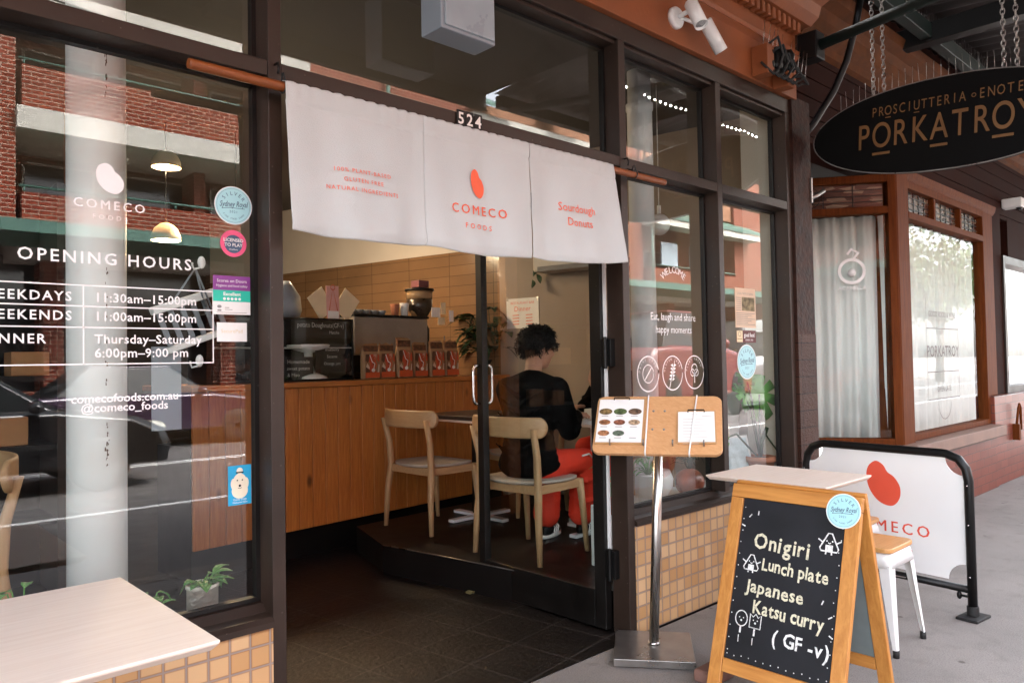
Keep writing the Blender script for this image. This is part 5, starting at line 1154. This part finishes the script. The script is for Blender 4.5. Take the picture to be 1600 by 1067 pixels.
# ------------------------------------------------------------------ window ledges and plants
MB().box(3.13, 4.484, .125, .52, .172, .50).build('window_ledge', M['white'], shop, .006); MB().box(-1.35, 1.055, .125, .36, .44, .478).build('window_ledge', M['black'], shop, .006)
tag(MB().prism(Fr((0, 0, .479), (1, 0, 0), (0, 1, 0)), [(.80, .15), (1.03, .13), (.88, .31)], 0, .008).build('white_tray', M['white']), 'thin white triangular tray on the ledge under the woven jar', 'tray')
wj = bush('potted_plant', (.925, .205, .487), 'small green succulent in a white woven jar inside the left window', 'plant', .035, .035, 18, .06, .034, 'leaf2', (.046, .047, .105, 'weave'))
bush('potted_plant', (.775, .20, .479), 'tiny bright green leaves poking up behind the pink outdoor table', 'plant', .03, .08, 6, .05, .028, 'leaf2', (.035, .045, .06, 'white'))
bush('potted_plant', (.44, .20, .479), 'variegated small plant at the left edge behind the pink table', 'plant', .05, .16, 22, .06, .03, 'leaf2', (.035, .045, .06, 'white'))
mo = empty('monstera_plant', (4.388, .205, .50), 'monstera with one big split leaf in a terracotta pot in the right pane', 'plant'); lo = Vector((4.388, .205, .50))
MB().lathe([(.062, 0), (.085, .13), (.094, .13), (.094, .165), (.084, .165), (.08, .145)], lo, 28).build('pot', M['terra'], mo); MB().lathe([(.08, .14), (.07, .152)], lo, 20).build('soil', M['soil'], mo)
def monstera(m, c, ax, nrm, Rr):
    ax, nrm = Vector(ax).normalized(), Vector(nrm).normalized(); sd = ax.cross(nrm).normalized(); c = Vector(c); n = 40; rim = []
    for k in range(n):
        a = 2*math.pi*k/n-math.pi; r = Rr*(1-.28*math.cos(a)*0)*(.9+.12*math.cos(a)); notch = .45 if (k % 5 in (0,)) and abs(a) < 2.4 else 1.0
        p = c+ax*r*notch*math.cos(a)*1.1+sd*r*notch*math.sin(a)*.88; p -= nrm*.10*(r*notch)**2/Rr; rim.append(p)
    m.add([c]+rim, [(0, 1+k, 1+(k+1) % n) for k in range(n)], True)
lf, st = MB(), MB()
for c, ax, nr_, r in (((4.36, .185, 1.05), (.15, -.05, -.9), (-.6, -.75, .35), .150), ((4.28, .22, 1.13), (-.3, -.1, .8), (-.6, -.7, .3), .075), ((4.20, .20, 1.06), (-.8, -.05, .1), (-.2, -.8, .5), .10), ((4.40, .30, 1.16), (.1, .3, .7), (-.7, -.6, .3), .07), ((3.96, .22, .80), (-.2, 0, -.9), (-.7, -.7, .2), .07)):
    monstera(lf, c, ax, nr_, r); st.tube([lo+Vector((0, 0, .14)), lo.lerp(Vector(c), .6)+Vector((0, 0, .14)), Vector(c)], .006, 6)
st.tube([lo+Vector((0, 0, .15)), lo+Vector((-.03, -.03, .26)), lo+Vector((.02, -.04, .34))], .014, 8); st.tube([lo+Vector((0, -.04, .30)), lo+Vector((.08, -.07, .2)), lo+Vector((.12, -.09, .05))], .006, 6)
lf.build('foliage', M['leaf2'], mo, solid=.0015); st.build('stem', M['leaf'], mo)
tag(MB().lathe([(.075, 0), (.095, .20), (.09, .205), (.085, .18)], (4.42, .455, .86), 28).build('white_planter', M['white']), 'white planter hanging behind the monstera leaf', 'planter'); 
tag(MB().box(4.36, 4.483, .40, .515, .502, .858).build('plinth_box', M['white'], None, .004), 'white plinth box carrying the white planter', 'plinth')
FP = Fr((4.235, .25, .505), (.9, -.43, 0), (.12, .26, .95)); pf = empty('leaning_picture', FP(0, 0), 'white framed print leaning on the ledge behind the pale tabletop', 'picture frame')
MB().fbox(FP, -.11, .11, 0, .30, -.008, .0).build('frame', M['white'], pf, .003); MB().fbox(FP, -.095, .095, .015, .285, .0005, .0015).build('print', pm('pale_blue_sketch', (.56, .66, .70), .4, 0, .25, 24), pf)
rp = bush('potted_plant', (3.72, .28, .50), 'round red-brown marbled ball pot with wispy stems low in the middle pane', 'plant', .06, .16, 26, .06, .014, 'leaf', None, None, .15)
b = MB(); b.ell((3.72, .28, .575), (.085, .085, .078), 24, 16); b.build('pot', pm('marbled_red_glaze', (.36, .09, .045), .3, 0, .7, 12, coat=.4), rp)
bush('potted_plant', (3.36, .30, .50), 'white cylinder pot with a low plant in the middle pane', 'plant', .05, .10, 26, .06, .02, 'leaf2', (.055, .06, .15, 'white'))
bush('potted_plant', (3.02, .28, .50), 'small green plant beside the round column at the pane corner', 'plant', .05, .16, 34, .06, .02, 'leaf2', (.04, .05, .08, 'terra'))
tag(MB().lathe([(.05, 0), (.085, .05), (.09, .10), (.07, .15), (.065, .15)], (3.58, .40, .50), 26).build('ceramic_vase', M['white']), 'white ceramic vase beside the red ball pot', 'vase')
tag(MB().ell((3.96, .62, 2.13), (.068, .068, .068), 24, 16).lathe([(.012, .06), (.012, .12)], (3.96, .62, 2.13), 10).tube([(3.96, .62, 2.2), (3.96, .62, 3.02)], .003, 5).build('globe_pendant', M['white']), 'white glass globe pendant lamp behind the middle pane', 'pendant lamp')

# pendant lamps that are lit
for k, (x, y, z, w_, lab) in enumerate(((1.89, 3.35, 2.70, 1.0, 'lit cream dome pendant lamp seen above the opening hours'), (1.885, 3.35, 2.18, 1.2, 'lit cream dome pendant lamp beside the round sticker'), (2.35, 3.25, 2.42, 3.6, 'lit dome pendant lamp over the counter behind the curtain'), (3.3, 3.4, 2.5, 1.8, 'lit dome pendant lamp over the espresso machine'))):
    pl_ = empty('pendant_lamp', (x, y, z), lab, 'pendant lamp', 'lit pendant lamps')
    MB().rings([[Vector((x+r*math.cos(a), y+r*math.sin(a), z+h)) for a in [2*math.pi*q/24 for q in range(24)]] for r, h in ((.098, 0), (.095, .04), (.075, .085), (.04, .115), (.012, .125))], False).build('lamp_shade', M['glowshade'] if 'glowshade' in M else M['cream'], pl_, solid=.003)
    MB().ell((x, y, z+.045), .032, 14, 10).build('bulb', M['glow'], pl_); MB().tube([(x, y, z+.13), (x, y, 3.02)], .003, 6).build('cord', M['black'], pl_)
    ld = bpy.data.lights.new('lamp_light', 'POINT'); ld.energy = w_; ld.color = (1, .74, .48); ld.shadow_soft_size = .05; lo_ = bpy.data.objects.new('lamp_light', ld); COL.objects.link(lo_); lo_.parent = pl_; lo_.location = (0, 0, -.03)

# odds and ends hung behind the left window
for x, z, lab in ((.893, 1.60, 'white suction hook high on the left window'), (.885, 1.30, 'white suction hook at the corner of the opening hours table')):
    tag(MB().ell((x, .112, z), (.012, .008, .019), 14, 10).tube([(x-.004, .115, z-.016), (x-.016, .13, z-.020), (x-.021, .13, z-.008), (x-.021, .13, z)], .003, 6).build('suction_hook', M['white']), lab, 'hook', 'suction hooks on the left window')
tag(MB().box(.775, .862, .20, .203, 1.09, 1.345).build('hanging_cloth', M['lamp'], None), 'white cloth strip hanging behind the left window', 'cloth')
hr = empty('hanging_rack', (.9, .16, 1.5), 'white and wood drying rack hung on cords behind the left window', 'rack')
MB().tube([(.885, .14, 1.585), (.83, .2, 1.47)], .003, 5).tube([(.885, .14, 1.585), (.94, .2, 1.46)], .003, 5).tube([(.885, .14, 1.585), (.97, .2, 1.44)], .003, 5).build('cord', M['lamp'], hr)
F = Fr((.90, .2, 1.43), (.94, 0, .34), (-.34, 0, .94))
MB().fbox(F, -.11, .11, -.075, -.055, -.02, .02).fbox(F, -.11, .11, .05, .075, -.02, .02).build('rail', M['white'], hr, .004)
b = MB()
for k in range(6): b.fbox(F, -.1+.036*k, -.085+.036*k, -.055, .05, -.004, .004)
b.build('slat', M['lamp'], hr)
# wedge and fallen leaf by the door
tag(MB().prism(Fr((2.70, 1.06, .003), (1, 0, 0), (0, 0, 1)), [(0, 0), (.11, 0), (.11, .035)], -.025, .025).build('door_wedge', pm('olive_rubber', (.12, .11, .045), .8), None, .003), 'olive rubber wedge at the foot of the open door', 'door wedge')
# string of tiny lights along the verandah edge
sb = empty('string_light', (3.9, -1.9, 2.95), 'string of tiny white bulbs under the verandah', 'string lights')
b = MB(); w_ = MB(); pts = []
for k in range(70):
    x = 5.1+k*.08; z = 3.60-.02*math.sin(math.pi*((k % 12)/12)); b.ell((x, -1.55, z-.012), .009, 8, 6); pts.append((x, -1.55, z))
b.build('bulb', M['bulb'], sb); w_.tube(pts, .002, 4).build('wire', M['black'], sb)

# ------------------------------------------------------------------ across the street
op = empty('apartment_building', (20, -17, 0), 'red brick apartment block with cream balcony slabs and green rails across the street', 'building')
YF, YB = -16.8, -17.7
b = MB().box(-14, 3.4, -24, YF-.1, 4.2, 10.4).box(-14, 36, -25, YB-1.6, 0, 10.4).box(13.2, 16.5, -24, YF-.15, 4.2, 10.4).box(33.2, 36, -24, YF-.2, 3.2, 13.2).box(24.0, 26, -24, YF-.3, 4.2, 10.4); b.build('brick_wall', M['brick'], op)
b = MB().box(3.4, 13.2, -24, YB+.2, 9.75, 10.4).box(16.5, 24, -24, YB+.1, 9.7, 10.4).box(26, 33.2, -24, YF-.35, 7.9, 10.4); b.build('upper_brickwork', M['palebrick'], op)
for k, (x0, x1, z0) in enumerate(((3.5, 13.0, 4.25), (3.5, 13.0, 7.06), (16.6, 23.9, 4.25), (16.6, 23.9, 7.06), (26.1, 33.0, 4.25))):
    bl = MB().box(x0, x1, YF-.12, YF, z0, z0+.92).box(x0, x0+.12, YB-.5, YF-.12, z0, z0+.92).box(x1-.12, x1, YB-.5, YF-.12, z0, z0+.92).build('balcony', M['brick'], op)
    b = MB().tube([(x0-.05, YF-.05, z0+1.06), (x1+.05, YF-.05, z0+1.06)], .03, 8)
    for q in range(int((x1-x0)/1.6)+1): b.tube([(x0+.05+q*1.6, YF-.05, z0+.9), (x0+.05+q*1.6, YF-.05, z0+1.06)], .02, 6)
    b.build('rail', M['green'], bl)
    MB().box(x0-.1, x1+.1, YB-1.6, YF+.06, z0-.5, z0-.01).build('slab', M['slab'], bl)
    for q in range(int((x1-x0)/2.3)):
        xx = x0+.5+q*2.3; w_ = MB().box(xx, xx+1.5, YB-1.62, YB-1.55, z0+.0, z0+2.1).build('balcony_door', M['darkwin'], bl)
        MB().box(xx-.06, xx, YB-1.6, YB-1.52, z0, z0+2.16).box(xx+1.5, xx+1.56, YB-1.6, YB-1.52, z0, z0+2.16).box(xx-.06, xx+1.56, YB-1.6, YB-1.52, z0+2.1, z0+2.16).build('frame', M['slab'], w_)
    for q in range(1, int((x1-x0)/4.4)+1): MB().box(x0+q*4.4-.15, x0+q*4.4+.15, YB-1.5, YB-.6, z0, z0+2.3).build('pier', M['brick'], bl)
MB().box(10.4, 13.2, -24, YF-.12, 8.1, 10.4).build('upper_brickwork', M['brick'], op)
MB().box(3.3, 10.4, YB-1.6, YF+.05, 9.5, 9.75).box(16.4, 24.1, YB-1.6, YF+.05, 9.4, 9.7).build('roof_slab', M['slab'], op)
b = MB()
for x0, x1, z in ((16.2, 18.2, 9.95), (20.0, 21.6, 10.05), (26.0, 34.6, 7.35)): b.add([(x0, YF+.5, z), (x1, YF+.5, z), (x1-.4, YF-.9, z+.75), (x0+.4, YF-.9, z+.75), (x0, YF+.5, z-.12), (x1, YF+.5, z-.12)], [(0, 1, 2, 3), (4, 5, 1, 0), (0, 3, 4), (1, 5, 2)])
b.build('metal_hood', M['green'], op)
MB().box(26.0, 34.5, YF-.3, YF+.45, 6.95, 7.22).build('eaves_board', M['slab'], op)
MB().tube([(13.0, YF+.05, 4.2), (13.0, YF+.05, 10.3)], .06, 8).tube([(26.2, YF+.05, 3.9), (26.2, YF+.05, 7.2)], .06, 8).build('downpipe', M['green'], op)
for x in (27.4, 29.6): MB().box(x, x+1.2, YF-.42, YF-.34, 5.35, 6.4).build('window', M['screen'], op)
b = MB().box(-14, 36.3, YF-.1, -14.6, 3.96, 4.2); b.build('street_awning', M['green'], op)
MB().box(-14, 36, -18.4, -18.3, .8, 3.95).build('shopfront_glass', M['darkwin'], op); MB().box(-14, 36, -18.3, -17.2, 0, .8).build('shopfront_base', M['brick'], op)
b = MB()
for x in range(-12, 36, 4): b.box(x, x+.4, -18.2, -17.25, .8, 3.95)
b.build('shopfront_pier', M['brick'], op)
b = MB(); b.tube([(-12, -12.5, 8.6), (10, -12.9, 7.5), (36, -12.5, 8.4)], .02, 5); tag(b.build('overhead_cable', M['black']), 'black overhead power cable along the opposite side of the street', 'cable')
acu = empty('air_conditioner', (2.6, -16.85, 4.6), 'grey outdoor air conditioner fixed to the brick wall across the street', 'air conditioner')
MB().box(2.0, 2.95, -16.89, -16.55, 4.35, 5.05).build('casing', M['whitemetal'], acu, .02); MB().lathe([(.26, 0), (.26, .02), (.05, .03)], (2.4, -16.55, 4.7), 20, (0, 1, 0)).build('fan_grille', M['ink'], acu); MB().box(2.86, 2.98, -16.89, -16.8, 5.05, 6.3).build('pipe_cover', M['whitemetal'], acu)

def car(loc, rz, paint, lab):
    c = empty('parked_car', loc, lab, 'car', 'cars in the street', rz)
    bd = MB(); prof = [(-2.2, .45), (-2.18, .8), (-1.95, .95), (-1.2, .98), (1.0, .95), (1.8, .84), (2.12, .68), (2.2, .48), (2.15, .28), (-2.15, .28)]
    sec = []
    for w_, k in ((-.88, .94), (-.80, 1), (.80, 1), (.88, .94)): sec.append([Vector((x*k if abs(w_) > .85 else x, w_, z if abs(w_) < .85 else (z-.3)*.92+.32)) for x, z in prof])
    bd.rings(sec, True, True, True); body = None
    def B(m, nm, mt, par, **kw): o = m.build(nm, mt, None, **kw); o.parent = par; return o
    body = B(bd, 'body', paint, c, bevel=.04)
    cab = MB(); sec = []
    for w_, k in ((-.76, 1), (-.60, .9), (.60, .9), (.76, 1)):
        zt = 1.42 if abs(w_) < .7 else .95
        sec.append([Vector(p) for p in ((-1.7, w_, .93), (-1.05 if zt > 1 else -1.6, w_, zt), (.25 if zt > 1 else .9, w_, zt), (1.05, w_, .93))])
    cab.rings(sec, True, True, True); B(cab, 'cabin_glass', M['carglass'], c, bevel=.05)
    rf = MB().box(-1.08, .28, -.56, .56, 1.415, 1.445); B(rf, 'roof', paint, c, bevel=.015)
    for x in (1.38, -1.35):
        for s_ in (-1, 1):
            t = MB().lathe([(.18, -.1), (.29, -.1), (.32, -.06), (.32, .06), (.29, .1), (.18, .1)], (x, s_*.80, .32), 24, (0, 1, 0)); w_ = B(t, 'wheel', M['rubber'], c)
            r = MB().lathe([(.19, -.085), (.19, .085), (.05, .10)], (x, s_*.80, .32), 14, (0, s_, 0)); B(r, 'rim', M['steelbase'], w_)
    for s_ in (-1, 1): B(MB().ell((2.02, s_*.62, .68), (.16, .20, .09), 14, 10), 'headlight', M['headlamp'], c); B(MB().ell((.72, s_*.95, 1.0), (.08, .12, .07), 12, 8), 'mirror', paint, c)
    return c
def pos(px, py, z): p = at(px, py, 2, z); return p.x, .2-p.y
car((1.15, -8.1, -.128), rad(0), M['carblack'], 'glossy black car reflected in the left window, front wheel beside the white column')
car((4.6, -12.4, -.128), rad(0), M['carviolet'], 'dark violet car parked on the far side of the street')
rv = car((15.6, -8.4, -.128), rad(0), pm('red_van_paint', (.13, .014, .012), .4, 0, .08, coat=.1), 'tall red van standing in the street, mirrored in the right panes'); rv.name = 'parked_van'; rv['category'] = 'van'; rv.scale = (1, 1, 1.75)
wc = car((21.2, -8.4, -.128), rad(0), pm('white_car_paint', (.55, .55, .54), .4, 0, .04, coat=.1), 'tall white van behind the red van in the street'); wc.name = 'parked_van'; wc['category'] = 'van'; wc.scale = (1, 1, 1.5)

def tree(loc, H, Rr, lab, seed, nleaf=6000):
    t = empty('street_tree', loc, lab, 'tree', 'trees along the street'); rnd = random.Random(seed); loc = Vector(loc)
    tr = MB(); th = H*.42; tr.tube([loc, loc+Vector((.1, .05, th*.5)), loc+Vector((0, .1, th))], [.22, .17, .13], 10); tips = []
    for k in range(9):
        a = 2*math.pi*k/9+rnd.uniform(-.3, .3); e = loc+Vector((Rr*.7*math.cos(a)*rnd.uniform(.6, 1), Rr*.7*math.sin(a)*rnd.uniform(.6, 1), H*rnd.uniform(.55, .92))); s0 = loc+Vector((0, .1, th*rnd.uniform(.75, 1)))
        tr.tube([s0, s0.lerp(e, .5)+Vector((0, 0, .25)), e], [.09, .05, .02], 6); tips.append(e); tips.append(s0.lerp(e, .65))
    tr.build('trunk', M['bark'], t)
    lf = MB()
    for k in range(nleaf):
        c = rnd.choice(tips); v = Vector((rnd.gauss(0, 1), rnd.gauss(0, 1), rnd.gauss(0, .7))); p = c+v*Rr*.24
        d = Vector((rnd.uniform(-1, 1), rnd.uniform(-1, 1), rnd.uniform(-1, .6))).normalized(); s_ = d.orthogonal().normalized()*rnd.uniform(.07, .12); d *= rnd.uniform(.12, .2)
        lf.quad(p, p+d*.5+s_, p+d, p+d*.5-s_)
    lf.build('crown', M['treeleaf'], t); return t
tree((39.5, -13.5, 0), 8, 3.2, 'leafy street tree past the end of the brick block', 3)
tree((46, -16.0, 0), 9, 3.6, 'second leafy street tree further down the street', 5)
tree((41.5, -10.8, -.1), 7, 2.6, 'low leafy street tree close to the kerb at the street end', 8)
